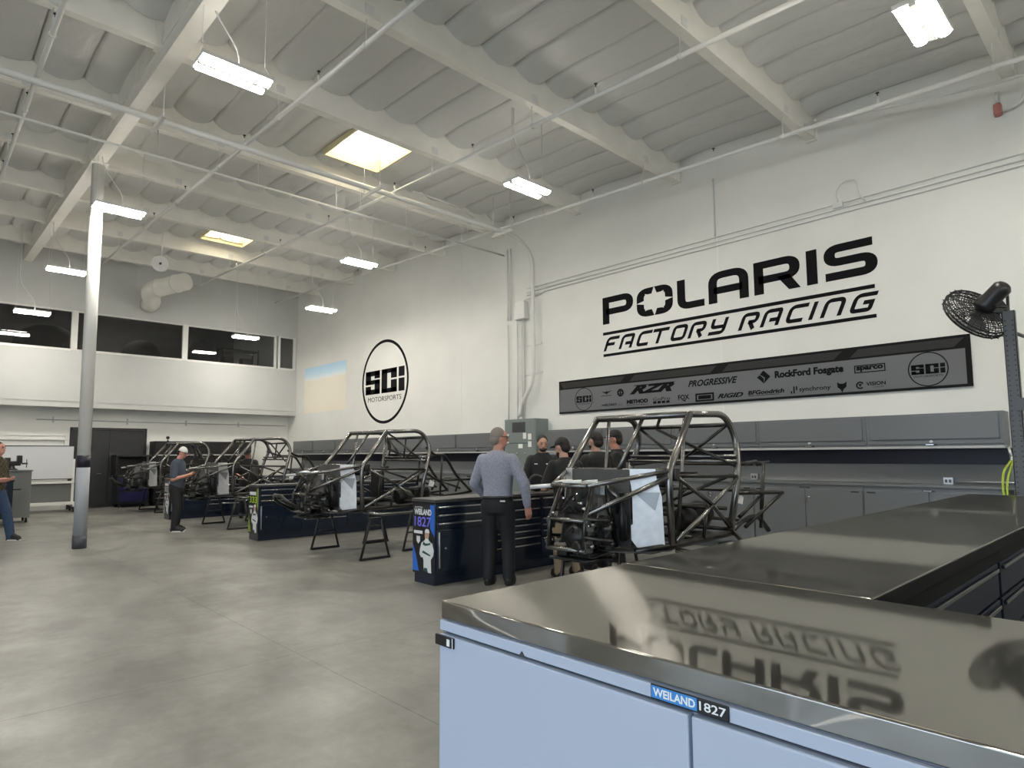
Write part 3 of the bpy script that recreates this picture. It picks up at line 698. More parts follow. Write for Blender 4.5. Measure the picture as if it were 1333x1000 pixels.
for x, lab in ((-2.12, 'grey outlet box on conduit at the right end of the worktop'), (-4.72, 'grey outlet box behind the rear of the nearest cage')):
    t = thing('outlet_box', lab, 'outlet', (x, YW - .1, 1.12))
    m = MB(); m.box(x - .055, YW - .14, 1.07, x + .055, YW - .09, 1.17, .006); m.build('box', GALV, t, True)
    m = MB()
    for q in (-.022, .022): m.box(x + q - .014, YW - .143, 1.10, x + q + .014, YW - .1405, 1.14)
    tag(m.build('socket', GREYD, t, True), 'dark sockets')
m = MB(); m.tube([(-2.05, YW - .11, 1.115), (-1.0, YW - .11, 1.115)], .011, 8); tag(m.build('outlet_conduit', GALV), 'straight galvanised conduit running right from the outlet box', 'conduit')

# electrical panel with conduits
t = thing('electrical_panel', 'tall grey electrical panel cabinet between the two cabinet rows', 'electrical panel', (-9.78, YW - .2, 0))
m = MB(); m.box(-10.26, YW - .4, 0.002, -9.3, YW - .002, 2.27, .01); EG = mat('panel_grey', (.20, .225, .225), .4); m.build('body', EG, t, True)
m = MB(); yf = YW - .4
for z0, z1 in ((1.75, 2.24), (1.2, 1.72), (.1, 1.17)): fpan(m, -10.23, z0, -9.33, z1, yf, .012, .004)
m.build('cover_panel', EG, t, True)
m = MB(); fpan(m, -10.0, 1.98, -9.6, 2.2, yf - .012, .006, .002); tag(m.build('meter_window', GREYD, t, True), 'dark recessed window')
for k, (x, z, w, hh) in enumerate(((-10.17, 1.85, .12, .2), (-9.62, 1.9, .1, .13), (-9.47, 1.88, .1, .13), (-9.47, 1.72, .1, .12), (-9.75, 1.68, .13, .09))):
    m = MB(); fpan(m, x - w / 2, z - hh / 2, x + w / 2, z + hh / 2, yf - .013, .002, 0); tag(m.build('sticker', PAPER, t, True), 'white sticker')
for x, z in ((-9.85, 1.52), (-9.6, 1.52), (-9.85, 1.2), (-9.6, 1.2), (-9.85, 1.42), (-9.6, 1.3)):
    m = MB(); m.lathe([(.025, 0), (.025, .02), (.012, .022), (.012, .04)], (x, yf - .012, z), (0, -1, 0), 12); m.build('rotary_switch', CHROME, t, True)
t = thing('wall_conduit', 'group of white conduits with square box rising from the electrical panel', 'conduit', (-10.1, YW, 2.3))
m = MB(); m.box(-10.17, YW - .16, 4.55, -9.85, YW - .002, 4.95, .008); m.build('junction_box', STEELW, t, True)
for k, (x, z0, z1) in enumerate(((-10.5, 2.1, 4.5), (-10.2, 2.28, 4.55), (-10.05, 2.28, 4.55), (-10.0, 2.28, 4.55), (-10.5, 4.6, 6.3), (-10.4, 4.6, 6.3))):
    m = MB(); m.tube([(x, YW - .04, z0), (x, YW - .04, z1)], .016 if k != 3 else .022, 8); m.build('conduit_pipe', STEELW, t, True)
m = MB(); m.bent([(-10.0, YW - .05, 4.95), (-10.0, YW - .05, 5.0), (-9.4, YW - .05, 5.05), (-9.3, YW - .03, 5.12)], .014, .1); m.build('conduit_pipe', STEELW, t, True)
for z in (3.3, 3.95):
    m = MB(); m.box(-10.25, YW - .022, z - .02, -9.45, YW - .002, z + .02); m.build('strut', STEELW, t, True)
for i, (z, lab) in enumerate(((5.245, 'topmost of three thin conduits crossing the wall above the big lettering'), (5.16, 'middle of three thin conduits crossing the wall above the big lettering'), (5.09, 'lowest of three thin conduits crossing the wall above the big lettering'))):
    m = MB(); m.tube([(-9.9, YW - .02, z), (2, YW - .02, z)], .013, 8); tag(m.build('thin_conduit', STEELW), lab, 'conduit', 'thin conduits above the lettering')
t = thing('cable_loop', 'white cable looping up from a small box on the thin conduits', 'cable', (-3.2, YW, 5.2))
m = MB(); m.box(-3.36, YW - .075, 5.17, -3.22, YW - .035, 5.25, .005); m.build('small_box', STEELW, t, True)
m = MB(); m.tube(rounded([(-3.28, YW - .05, 5.25), (-3.32, YW - .05, 5.40), (-3.22, YW - .05, 5.56), (-3.02, YW - .05, 5.54), (-3.0, YW - .05, 5.3), (-2.92, YW - .05, 5.16)], .14, 6), .011, 7); m.build('cable', STEELW, t, True)
m = MB(); m.tube([(-5.30, YW - .02, 3.0), (-5.30, YW - .02, 6.2)], .016, 8) if False else m.tube([(-5.3, YW - .014, 5.26), (-5.3, YW - .014, 6.3)], .014, 8); tag(m.build('vertical_conduit', STEELW), 'thin vertical conduit dropping from ceiling to the three wall conduits', 'conduit')
t = thing('alarm_bell', 'pink red alarm device with white pipe under beam at top right', 'alarm', (-1.32, YW, 5.85))
m = MB(); m.box(-1.37, YW - .12, 5.80, -1.29, YW - .02, 5.96, .02); m.build('alarm_body', RED, t, True)
m = MB(); m.bent([(-1.33, YW - .06, 5.98), (-1.33, YW - .06, 6.12)], .02); m.bent([(-1.28, YW - .08, 5.84), (-1.1, YW - .08, 5.86), (-1.02, YW - .08, 6.1), (-0.95, YW - .08, 6.4)], .014, .1); m.build('pipe', STEELW, t, True)

# rack post with fan
t = thing('rack_frame', 'dark perforated steel rack post standing at the right edge', 'rack', (-1.1, 8.0, 0))
def post(x, y):
    m = MB(); m.box(x - .05, y - .04, 0.003, x + .05, y - .034, 2.9); m.box(x - .05, y - .04, .003, x - .044, y + .04, 2.9); m.box(x + .044, y - .04, .003, x + .05, y + .04, 2.9); m.box(x - .08, y - .07, .003, x + .08, y + .07, .012)
    p = m.build('post', PGREY, t, True)
    m = MB()
    for k in range(52):
        z = .25 + k * .05
        for s in (-.028, .028): m.lathe([(.009, 0), (.009, .0006)], (x + s, y - .0402, z), (0, -1, 0), 8)
        m.lathe([(.009, 0), (.009, .0006)], (x - .0502, y - .01, z), (-1, 0, 0), 8)
    q = m.build('post_holes', BLACKM, p); q.data.transform(Matrix.Translation(-t.location)); tag(q, 'rows of punched holes', kind='stuff')
PGREY = mat('rack_grey', (.075, .078, .08), .4)
post(-1.1, 8.0); post(-1.02, 8.95)
m = MB()
for z0, z1 in ((2.7, 2.7), (1.5, 2.6), (.3, 1.4), (1.5, 1.5), (.3, .3)): m.tube([(-1.1, 8.03, z0), (-1.02, 8.92, z1)], .018, 8)
m.build('brace', PGREY, t, True)
m = MB(); m.box(-1.09, 7.93, 1.9, -.1, 7.99, 2.02); m.box(-1.09, 7.93, .8, -.1, 7.99, .92); m.build('shelf_beam', PGREY, t, True)

t = thing('wall_fan', 'black round cage fan with motor mounted on top of rack post', 'fan', (-1.36, 8.0, 2.93))
fc = V((-1.36, 7.98, 2.915)); rt, up_, vw = V((.679, .734, -.006)), V((.069, -.055, .996)), V((.1644, -.9712, -.1726))
rt = (rt - vw * rt.dot(vw)).normalized(); up_ = (up_ - vw * up_.dot(vw) - rt * up_.dot(rt)).normalized()
nn = (.47 * vw + .52 * rt + .71 * up_).normalized(); qq = nn.to_track_quat('Z', 'Y'); a1, a2 = qq @ V((1, 0, 0)), qq @ V((0, 1, 0))
FR = .315
m = MB()
for rr, zz in ((FR, 0), (FR * .98, .035), (FR * .98, -.035)): m.tube([fc + (a1 * math.cos(k * PI / 20) + a2 * math.sin(k * PI / 20)) * rr + nn * zz for k in range(41)], .009, 6)
for rr in [FR * k / 14 for k in range(3, 14)]:
    zz = .06 * math.sqrt(max(0, 1 - (rr / FR) ** 2)) + .03
    for s in (-1, 1): m.tube([fc + (a1 * math.cos(k * PI / 16) + a2 * math.sin(k * PI / 16)) * rr + nn * zz * s for k in range(33)], .004, 4)
for k in range(24):
    dr = a1 * math.cos(k * PI / 12) + a2 * math.sin(k * PI / 12)
    for s in (-1, 1): m.tube([fc + dr * rr + nn * s * (.06 * math.sqrt(max(0, 1 - (rr / FR) ** 2)) + .03) for rr in (.05, .15, .25, .33, FR)], .004, 4)
m.build('guard_cage', IRON, t, True)
m = MB()
for k in range(3):
    an = k * 2 * PI / 3; u1 = a1 * math.cos(an) + a2 * math.sin(an); u2 = -a1 * math.sin(an) + a2 * math.cos(an)
    pts = [(.04, -.03), (.18, -.08), (.28, -.08), (.285, .06), (.18, .07), (.04, .03)]
    m.prism(pts, lambda u, v, w: fc + u1 * u + u2 * v + nn * (w + v * .35), .004)
m.lathe([(.05, -.03), (.05, .03), (.03, .05)], fc, nn, 14); m.build('fan_blades', PGREY, t, True)
m = MB(); m.lathe([(.05, .08), (.1, .10), (.1, .17), (.085, .18), (.085, .36), (.06, .39), (.03, .40)], fc, nn, 18); m.build('motor', BLACKM, t, True)
m = MB(); c2 = fc + nn * .16; m.box(-.07, -.07, -.05, .07, .07, .05, .008, Matrix.Translation(c2 + a1 * .06 + a2 * -.04) @ qq.to_matrix().to_4x4()); mb_ = m.build('terminal_box', BLACKM, t, True)
m = MB(); m.box(-.05, -.0725, -.03, .05, -.0705, .03, 0, Matrix.Translation(c2 + a1 * .06 + a2 * -.04) @ qq.to_matrix().to_4x4()); o = m.build('rating_plate', GALV, mb_); o.data.transform(Matrix.Translation(-t.location))
m = MB(); m.tube([fc + nn * .2, V((-1.16, 7.97, 2.99)), V((-1.1, 7.97, 2.9))], .022, 8); m.tube([fc + nn * .38, V((-1.1, 8.0, 3.05)), V((-1.1, 7.98, 2.88))], .012, 8); m.build('mounting_arm', PGREY, t, True)

t = thing('lime_hose', 'lime air hose hanging at the right end of the wall cabinets', 'hose', (-1.42, YW - .3, 1.1))
m = MB(); m.tube(rounded([(-1.42, YW - .38, 1.40), (-1.47, YW - .66, 1.25), (-1.47, YW - .72, 1.0), (-1.40, YW - .72, .72)], .2, 6), .013, 8); m.tube(rounded([(-1.40, YW - .38, 1.40), (-1.43, YW - .70, 1.15), (-1.43, YW - .72, .9)], .15, 6), .011, 8); m.build('hose', HOSEY, t, True)
m = MB(); m.tube([(-1.41, YW - .38, 1.40), (-1.44, YW - .36, 1.56)], .016, 8); m.tube([(-1.405, YW - .395, 1.36), (-1.415, YW - .37, 1.46)], .022, 8); m.build('coupling', GALV, t, True)
t = thing('coiled_hose', 'small coil of lime hose in a black ring on the tool bench', 'hose', (-6.18, 6.45, .985))
ax = V((.75, -.65, 0)).normalized(); q = ax.to_track_quat('Z', 'Y'); cc = V((-6.18, 6.45, 1.107))
m = MB(); m.lathe([(.085, -.05), (.12, -.05), (.12, -.042), (.085, -.04), (.08, .04), (.12, .042), (.12, .05), (.085, .05)], cc, ax, 22); m.build('reel', BLACKM, t, True)
m = MB()
for k in range(4): m.tube([cc + ax * (-.027 + .018 * k) + q @ V((.095 * math.cos(j * PI / 12), .095 * math.sin(j * PI / 12), 0)) for j in range(25)], .009, 6)
m.build('hose', HOSEY, t, True)
# ------------------------------------------------------------------ foreground steel benches
Xa, Xb, ZT = -1.212, -.519, 1.16
def bench_cab(x0, x1, y0, y1, lab, body, front):
    """cabinet box with two doors on the side named front"""
    t = thing('bench_cabinet', lab, 'cabinet', ((x0 + x1) / 2, (y0 + y1) / 2, 0), 'cabinets under the steel worktops')
    m = MB(); m.box(x0, y0, .12, x1, y1, ZT - .042); m.box(x0 + .04, y0 + .05, .003, x1 - .04, y1 - .04, .12); m.build('body', body, t, True)
    return t
t = bench_cab(Xa + .002, -.02, .945, 1.655, 'pale blue cabinet under the near steel worktop, left unit with name plate', BLUEG, 'y')
SPL = -.559
for a, b in ((Xa + .008, SPL - .003), (SPL + .003, -.03)):
    m = MB(); m.box(a, .937 - .012, .14, b, .944, 1.088, .003); m.build('door', BLUEG, t, True)
m = MB(); m.box(Xa + .002, .937 - .006, 1.094, -.02, .944, ZT - .043, .002); m.build('top_rail', BLUEG, t, True)
m = MB(); m.box(Xa + .002, .9435, 1.088, -.02, .9445, 1.094); tag(m.build('shadow_gap', BLACKM, t, True), 'black gap above the doors')
PY = .937 - .006
pb, pw = mat('plate_blue', (.05, .25, .62), .35), mat('plate_white', (.82, .84, .84), .4)
m = MB(); m.box(-.632, PY - .003, 1.0955, -.494, PY, 1.1185, .001); np_ = tag(m.build('name_plate', BLACKM, t, True), 'blue and black name plate with white lettering')
m = MB(); m.box(-.630, PY - .0038, 1.0972, -.5465, PY - .003, 1.1168); m.build('plate_field', pb, np_, True)
fp = lambda u, v, w: (u, PY - .004 - w, v)
m = MB(); text(m, 'WEILAND', fp, -.6265, 1.1005, -.5495, 1.1140, 0, .03); text(m, '1827', fp, -.5425, 1.1005, -.4975, 1.1145, 0, .015); m.build('plate_lettering', pw, np_, True)
m = MB(); m.box(-1.212, .937 - .018, 1.064, -1.147, .937 - .012, 1.0875, .001); lp = tag(m.build('corner_plate', BLACKM, t, True), 'small black plate at the left door corner')
m = MB(); text(m, 'EDGE', lambda u, v, w: (u, .937 - .0185 - w, v), -1.205, 1.070, -1.155, 1.082, 0) if False else None
m.box(-1.168, .937 - .0188, 1.068, -1.158, .937 - .018, 1.083); m.box(-1.149, .937 - .0188, 1.064, -1.147, .937 - .018, 1.0875); m.build('plate_mark', pw, lp, True)
m = MB(); m.prism([(-.945, 1.0945), (-.930, 1.0945), (-.9375, 1.1035)], lambda u, v, w: (u, PY - .0004 - w, v), .002); tag(m.build('latch_mark', GREYD, t, True), 'small dark triangle')
bench_cab(-.016, 1.25, .945, 1.655, 'pale blue cabinet under the near steel worktop, right of the name plate unit', BLUEG, 'y')
ys = [1.665, 3.2, 4.75, 6.29]
labs = ['navy drawer cabinet under the long steel worktop, nearest the camera', 'navy drawer cabinet in the middle of the long steel worktop', 'navy drawer cabinet at the wall end of the long steel worktop']
for i in range(3):
    y0, y1 = ys[i], ys[i + 1] - .004
    t = bench_cab(Xa + .004, Xb - .03, y0, y1, labs[i], NAVYM, 'x')
    for z0, z1 in ((.93, 1.06), (.78, .92), (.60, .77), (.38, .59), (.14, .37)):
        m = MB(); m.box(Xb - .03, y0 + .02, z0, Xb - .012, y1 - .02, z1, .004); dr = m.build('drawer', NAVYM, t, True)
        m = MB(); m.box(Xb - .012, y0 + .05, z1 - .03, Xb - .002, y1 - .05, z1 - .015, .003); m.build('drawer_pull', BLACKM, dr, True)
    m = MB(); m.box(Xb - .03, y0, 1.065, Xb - .008, y1, ZT - .043); m.build('top_rail', BLACK, t, True)
def sheet(x0, y0, x1, y1):
    m = MB(); m.box(x0, y0, ZT - .041, x1, y1, ZT, .0035); return m
m = sheet(Xa, .937, 1.26, 1.6595); tag(m.build('steel_worktop', STEEL), 'brushed steel worktop nearest the camera, on the pale blue cabinets', 'worktop')
m = sheet(Xa, 1.6625, Xb, 6.30); m.mi = 1; m.box(Xb + .0005, 1.664, ZT - .0405, Xb + .006, 6.29, ZT - .003, .001); tag(m.build('steel_worktop', [STEEL, BLACK]), 'long brushed steel worktop reaching toward the wall, on navy drawer cabinets', 'worktop')  # black strip paints the shade on the sheet's right edge

# ------------------------------------------------------------------ navy tool benches
def tool_bench(xf, y0, y1, dep, lab, style):
    t = thing('tool_bench', lab, 'tool bench', (xf - dep / 2, (y0 + y1) / 2, 0), 'navy tool benches beside the race car cages')
    m = MB(); m.box(xf - dep, y0, .11, xf, y1, .945, .006); m.box(xf - dep + .03, y0 + .01, .003, xf - .02, y1 - .01, .11); m.build('body', NAVY, t, True)
    m = MB(); m.box(xf - dep - .01, y0 - .012, .947, xf + .015, y1 + .012, .985, .006); m.build('top', mat('bench_top', (.055, .055, .055), .35), t, True)
    secs = [(y0 + .02, y0 + .80, 'door'), (y0 + .83, y0 + 1.75, 'wide'), (y0 + 1.78, y0 + 2.25, 'narrow'), (y0 + 2.28, y1 - .02, 'wide')]
    X = xf
    for a, b, k in secs:
        def drawer(z0, z1):
            m = MB(); m.box(X, a, z0, X + .018, b, z1, .004); d = m.build('drawer', NAVY, t, True)
            m = MB(); m.box(X + .018, a + .02, z1 - .022, X + .034, b - .02, z1 - .004, .003); tag(m.build('drawer_pull', CHROME, d, True), 'bright drawer pull')
        if k == 'door':
            for z0, z1 in ((.83, .92), (.735, .825), (.645, .73)): drawer(z0, z1 - .015)
            m = MB(); m.box(X, a, .16, X + .018, b, .63, .004); d = m.build('door', NAVY, t, True)
            m = MB(); m.box(X + .018, a + .015, .20, X + .034, a + .035, .61, .003); tag(m.build('door_pull', CHROME, d, True), 'bright upright door pull')
            m = MB(); m.lathe([(.012, 0), (.012, .01)], (X + .018, a + .12, .42), (1, 0, 0), 10); m.build('lock', CHROME, d, True)
            m = MB(); m.lathe([(.012, 0), (.012, .01)], (X + .001, b - .06, .935), (1, 0, 0), 10); m.build('lock', CHROME, t, True)
        else:
            zs = (.80, .68, .60, .52, .44, .34, .16) if k == 'wide' else (.80, .66, .58, .50, .40, .16)
            top = .93
            for z in zs: drawer(z + .006, top - .004); top = z
    # printed end panel facing the aisle
    xl = xf - dep
    fe = lambda u, v, w: (xl + u * dep, y0 - .003 - w, v)
    m = MB(); m.box(xl + .006, y0 - .003, .13, xf - .006, y0, .935); pn = tag(m.build('end_panel', mat('print_black', (.008, .008, .01), .4), t, True), 'printed end panel with driver picture and number')
    hue = {'blue': (.02, .13, .55), 'green': (.20, .27, .03), 'white': (.30, .30, .30)}[style]
    fld = mat('print_' + style, hue, .4); pale = mat('print_pale', (.68, .70, .70), .5); skin = mat('print_skin', (.50, .30, .22), .5); teal = mat('print_dark_teal', (.02, .07, .07), .5)
    m = MB(); m.prism([(.80, .65), (.985, .55), (.985, .92), (.80, .92)], fe, .001); m.prism([(.02, .14), (.30, .14), (.16, .33), (.02, .45)], fe, .001); m.build('colour_field', fld, pn, True)
    fe2 = lambda u, v, w: (xl + u * dep, y0 - .0045 - w, v)
    num = mat('print_number_' + style, {'blue': (.16, .15, .72), 'green': (.45, .62, .05), 'white': (.6, .6, .6)}[style], .4)
    m = MB()
    if style == 'blue': text(m, 'AUSTIN', fe2, .10, .872, .46, .893, 0, .01); text(m, 'WEILAND', fe2, .09, .795, .86, .865, 0, .045)
    else: m.prism([(.12, .80), (.75, .80), (.75, .86), (.12, .86)], fe2, .001)
    m.prism([(.08, .575), (.47, .575), (.47, .61), (.08, .61)], fe2, .001); m.prism([(.20, .49), (.28, .455), (.36, .49), (.36, .545), (.20, .545)], fe2, .001)
    m.build('printed_lettering', pale, pn, True)
    m = MB(); text(m, '1827' if style == 'blue' else '333', fe2, .10, .66, .84, .775, 0, .015); m.build('printed_number', num, pn, True)
    m = MB()
    body = [(.52, .16), (.52, .27), (.48, .31), (.42, .30), (.33, .34), (.36, .40), (.42, .47), (.56, .505), (.60, .53), (.72, .53), (.76, .505), (.90, .475), (.97, .40), (.94, .34), (.84, .29), (.86, .14), (.72, .14), (.70, .16)]
    m.prism(body, fe2, .001); m.prism([(.57, .585), (.76, .585), (.78, .60), (.74, .635), (.64, .64), (.58, .62)], fe2, .001)
    fg = m.build('printed_driver', pale, pn, True)
    m = MB(); m.prism([(.58, .53), (.74, .53), (.77, .575), (.75, .595), (.59, .595), (.57, .56)], lambda u, v, w: (xl + u * dep, y0 - .006 - w, v), .001); m.build('printed_face', skin, fg, True)
    m = MB(); m.prism([(.48, .455), (.60, .44), (.80, .46), (.84, .49), (.74, .475), (.60, .47), (.52, .49)], lambda u, v, w: (xl + u * dep, y0 - .006 - w, v), .001); m.build('printed_trim', teal, fg, True); m = MB(); m.prism([(.45, .36), (.80, .33), (.83, .345), (.50, .385)], lambda u, v, w: (xl + u * dep, y0 - .006 - w, v), .001); m.build('printed_trim', teal, fg, True); m = MB(); m.prism([(.52, .15), (.70, .15), (.68, .19), (.54, .19)], lambda u, v, w: (xl + u * dep, y0 - .006 - w, v), .001); m.build('printed_trim', teal, fg, True)
    return t
tool_bench(-5.93, 4.49, 7.9, .44, 'navy tool bench with blue printed end, grey shirt man standing at it', 'blue')
tool_bench(-11.22, 4.59, 8.0, .44, 'navy tool bench with green printed end panel, left of the second cage', 'green')
tool_bench(-16.5, 4.60, 8.0, .44, 'navy tool bench with grey printed end beside the man in white cap', 'white')

# ------------------------------------------------------------------ race car cages
def chassis(rear):
    t = thing('race_car_chassis', 'x', 'car chassis', (0, 0, 0), 'bare race car chassis on stands')
    def T(name, paths, r=.024, mt=None, rb=.10, parent=None, lab=None):
        for p in paths:
            m = MB(); m.bent(p, r, rb, 10); o = m.build(name, mt or TUBE, parent or t)
            if lab: tag(o, lab)
        return o
    R = .033
    for s in (1, -1):
        X = lambda a: s * a
        T('windshield_pillar', [[(X(.60), 0, .70), (X(.585), 0, 1.33), (X(.55), .45, 1.875)]], R)
        T('roof_rail', [[(X(.55), .45, 1.87), (X(.55), 1.12, 1.895), (X(.585), 1.28, 1.64), (X(.66), 1.14, 1.29), (X(.60), 1.05, .74)]], R, rb=.2)
        T('inner_pillar', [[(X(.45), .52, 1.85), (X(.45), .45, 1.365), (X(.45), .33, .72)]], .019)
        T('door_bar', [[(X(.655), 1.12, 1.26), (X(.66), .61, 1.02)], [(X(.66), .61, 1.02), (X(.65), .48, .94), (X(.62), .03, .73)], [(X(.58), .06, 1.33), (X(.66), .61, 1.02)], [(X(.66), .61, 1.02), (X(.60), 1.05, .77)]], .02, rb=.02)
        T('waist_bar', [[(X(.56), .12, 1.30), (X(.655), 1.12, 1.27)], [(X(.65), .50, .94), (X(.62), .50, .71)]], .018, TUBED)
        T('hood_tube', [[(X(.58), 0, 1.345), (X(.20), -.66, 1.225)], [(X(.585), -.02, 1.29), (X(.20), -.66, .985)]], .021)
        T('sill_tube', [[(X(.42), -.30, .66), (X(.60), 0, .70), (X(.61), 1.05, .72), (X(.45), 1.4, .72)]], .026, TUBED, .12)
        T('nerf_bar', [[(X(.62), .02, .66), (X(.88), .12, .63), (X(.90), .80, .63), (X(.64), 1.05, .72)]], .024, rb=.12)
        T('nose_upright', [[(X(.17), -.55, 1.235), (X(.20), -.70, .93), (X(.20), -.72, .68)], [(X(.20), -.40, 1.22), (X(.22), -.30, .68)]], .022, TUBED, .05)
        m = MB(); m.box(X(.56), .04, 1.26, X(.63), .12, 1.37, .01); m.build('gusset', TUBED, t)
        m = MB(); m.box(X(.45), .40, 1.31, X(.60), .47, 1.33, .004); m.build('gusset', TUBED, t)
        # suspension pick-up with bolts
        for z0, y in ((.90, -.66), (.72, -.68), (.90, -.42), (.72, -.40)):
            m = MB(); m.prism([(y - .05, z0 - .05), (y + .04, z0 - .06), (y + .055, z0 + .03), (y, z0 + .07), (y - .05, z0 + .04)], lambda u, v, w: (X(.215) + s * w, u, v), .012)
            m.lathe([(.018, 0), (.018, .05), (.01, .055)], (X(.22), y, z0), (s, 0, 0), 8); m.build('suspension_bracket', TUBE, t)
        T('lower_arm_mount', [[(X(.20), -.72, .80), (X(.36), -.55, .76), (X(.22), -.36, .74)], [(X(.20), -.70, .95), (X(.33), -.55, .93), (X(.22), -.36, .93)]], .017, TUBED, .04)
        m = MB(); m.lathe([(.035, 0), (.035, .22), (.022, .23), (.022, .42), (.03, .43)], (X(.30), -.30, .75), (X(.05), -.08, .42), 12); m.build('damper', IRON, t)
    T('windshield_header', [[(-.55, .45, 1.87), (.55, .45, 1.87)]], R)
    T('windshield_center_bar', [[(.02, .45, 1.85), (-.02, .08, 1.345)], [(-.55, .12, 1.345), (.55, .12, 1.345)]], .02)
    T('roof_crossbar', [[(-.56, 1.19, 1.79), (.56, 1.19, 1.79)], [(-.54, .80, 1.885), (.54, .80, 1.885)]], .02, TUBED)
    T('roof_diagonal', [[(-.54, .48, 1.87), (.0, .80, 1.88), (.54, .48, 1.87)], [(0, .80, 1.88), (-.3, 1.19, 1.79)]], .017, TUBED, 0)
    T('harness_bar', [[(-.65, 1.14, 1.42), (.65, 1.14, 1.42)], [(-.64, 1.16, 1.47), (.64, 1.16, 1.47)]], .018)
    T('rear_brace', [[(-.52, 1.19, 1.78), (-.03, 1.15, 1.44)], [(.52, 1.19, 1.78), (.05, 1.15, 1.44)], [(-.30, 1.19, 1.77), (.62, 1.13, 1.38)], [(.0, 1.19, 1.78), (.0, 1.15, 1.44)], [(.60, 1.10, 1.28), (-.55, 1.06, .80)]], .017, TUBED, 0)
    T('cross_brace', [[(-.60, .0, 1.29), (.60, .02, 1.30)], [(-.55, 1.08, .95), (.55, 1.08, .95)], [(-.58, 1.06, .75), (.58, 1.06, .75)], [(-.58, .02, .70), (.58, .02, .70)], [(-.5, .5, .71), (.5, .5, .71)]], .02, TUBED, 0)
    T('nose_crossbar', [[(-.20, -.66, 1.225), (.20, -.66, 1.225)], [(-.20, -.70, .93), (.20, -.70, .93)], [(-.22, -.72, .68), (.22, -.72, .68)], [(-.21, -.40, 1.22), (.21, -.40, 1.22)]], .021, TUBE, 0)
    if rear: T('front_hoop', [[(-.20, -.72, .70), (-.20, -.98, .84), (-.12, -1.05, .93), (.12, -1.05, .93), (.20, -.98, .84), (.20, -.72, .70)]], .024, TUBED, .10)
    # sheet metal
    for s in (1, -1):
        X = lambda a: s * a
        pf = lambda u, v, w: V((X(.315 + .86 * u + .51 * w), -.225 + .51 * u - .86 * w, v))
        m = MB(); m.prism([(0, 1.365), (.235, 1.365), (.245, 1.28), (.285, 1.12), (.30, .675), (.065, .675), (.0, .76), (.0, .86), (.03, .88), (.03, 1.15)], pf, .003)
        p1 = tag(m.build('footwell_panel', ALU, t), 'bare bright aluminium panel')
        m = MB(); m.prism([(.045, 1.16), (.27, 1.16), (.225, 1.00)], lambda u, v, w: pf(u, v, .004 + w + .02 * (1.16 - v)), .003)
        m.build('folded_flange', mat('panel_flange', (.34, .35, .36), .4, .7), p1)
        m = MB(); m.prism([(-.62, .72), (-.25, .68), (-.22, 1.20), (-.52, 1.22)], lambda u, v, w: (X(.15) + s * (.0 + w), u, v), .004); m.build('bulkhead_side', PLATEL, t)
        m = MB(); m.prism([(-.60, .88), (-.42, .86), (-.36, .92), (-.44, .99), (-.50, 1.12), (-.55, 1.12), (-.56, .99)], lambda u, v, w: (X(.225) + s * w, u, v), .008); m.lathe([(.022, 0), (.022, .03), (.012, .032), (.012, .05)], (X(.233), -.50, .94), (s, 0, 0), 10); m.build('pickup_plate', PLATEL, t)
        T('shock_mount', [[(X(.20), -.40, 1.20), (X(.30), -.36, 1.12), (X(.24), -.30, .98)]], .014, TUBE, .03)
    m = MB(); m.box(-.33, -.235, .68, .33, -.225, 1.36); m.build('firewall', PLATE, t)
    m = MB(); m.prism([(-.30, .66), (-.30, .65), (1.2, .68), (1.2, .69)], lambda u, v, w: (-.58 + w, u, v), 1.16); m.prism([(-.34, .655), (-.62, .62), (-.62, .61), (-.34, .64)], lambda u, v, w: (-.22 + w, u, v), .44); m.build('floor_pan', mat('floor_pan_steel', (.08, .08, .08), .35, .8), t)
    m = MB(); m.prism([(.10, -.45), (.42, -.42), (.62, -.08), (.60, 0), (.10, 0)], lambda u, v, w: (u, v, .655 + w), .005); m.prism([(-.10, -.45), (-.42, -.42), (-.62, -.08), (-.60, 0), (-.10, 0)], lambda u, v, w: (u, v, .655 + w), .005); m.build('footwell_floor', PLATE, t)
    # dash, steering, driveline
    m = MB(); m.tube([(-.5, .16, 1.22), (.5, .16, 1.22)], .03, 12); m.tube([(-.2, .16, 1.22), (-.25, -.45, 1.0)], .016, 8); m.box(-.45, .10, 1.12, -.1, .2, 1.3, .02); m.build('dash_bar', TUBED, t)
    m = MB(); m.lathe([(.05, -.3), (.06, -.1), (.06, .1), (.05, .3)], (0, -.52, .92), (1, 0, 0), 14); m.lathe([(.02, -.32), (.02, .32)], (0, -.52, .92), (1, 0, 0), 10); m.build('steering_rack', IRON, t)
    m = MB(); m.lathe([(.04, -.16), (.11, -.10), (.14, 0), (.11, .10), (.04, .16)], (0, -.52, .77), (1, 0, 0), 16); m.box(-.10, -.62, .66, .10, -.40, .86, .03); m.lathe([(.06, 0), (.05, .15), (.03, .3)], (0, -.44, .77), (0, 1, 0), 12)
    for k in range(6):
        a = k * PI / 3; m.lathe([(.012, .12), (.012, .15)], (.0, -.52 + .09 * math.cos(a), .77 + .09 * math.sin(a)), (1, 0, 0), 6)
    m.build('front_differential', IRON, t)
    rr = random.Random(3)
    for k in range(24):
        p = V((rr.uniform(-.2, .24), rr.uniform(-.68, -.30), rr.uniform(.62, 1.10))); q = p + V((rr.uniform(-.12, .12), rr.uniform(-.1, .15), rr.uniform(-.15, .12)))
        m = MB(); m.tube(rounded([p, (p + q) / 2 + V((rr.uniform(-.06, .06), .03, .05)), q], .1, 4), rr.uniform(.007, .014), 6); m.build('hose', RUBBER, t)
    m = MB()
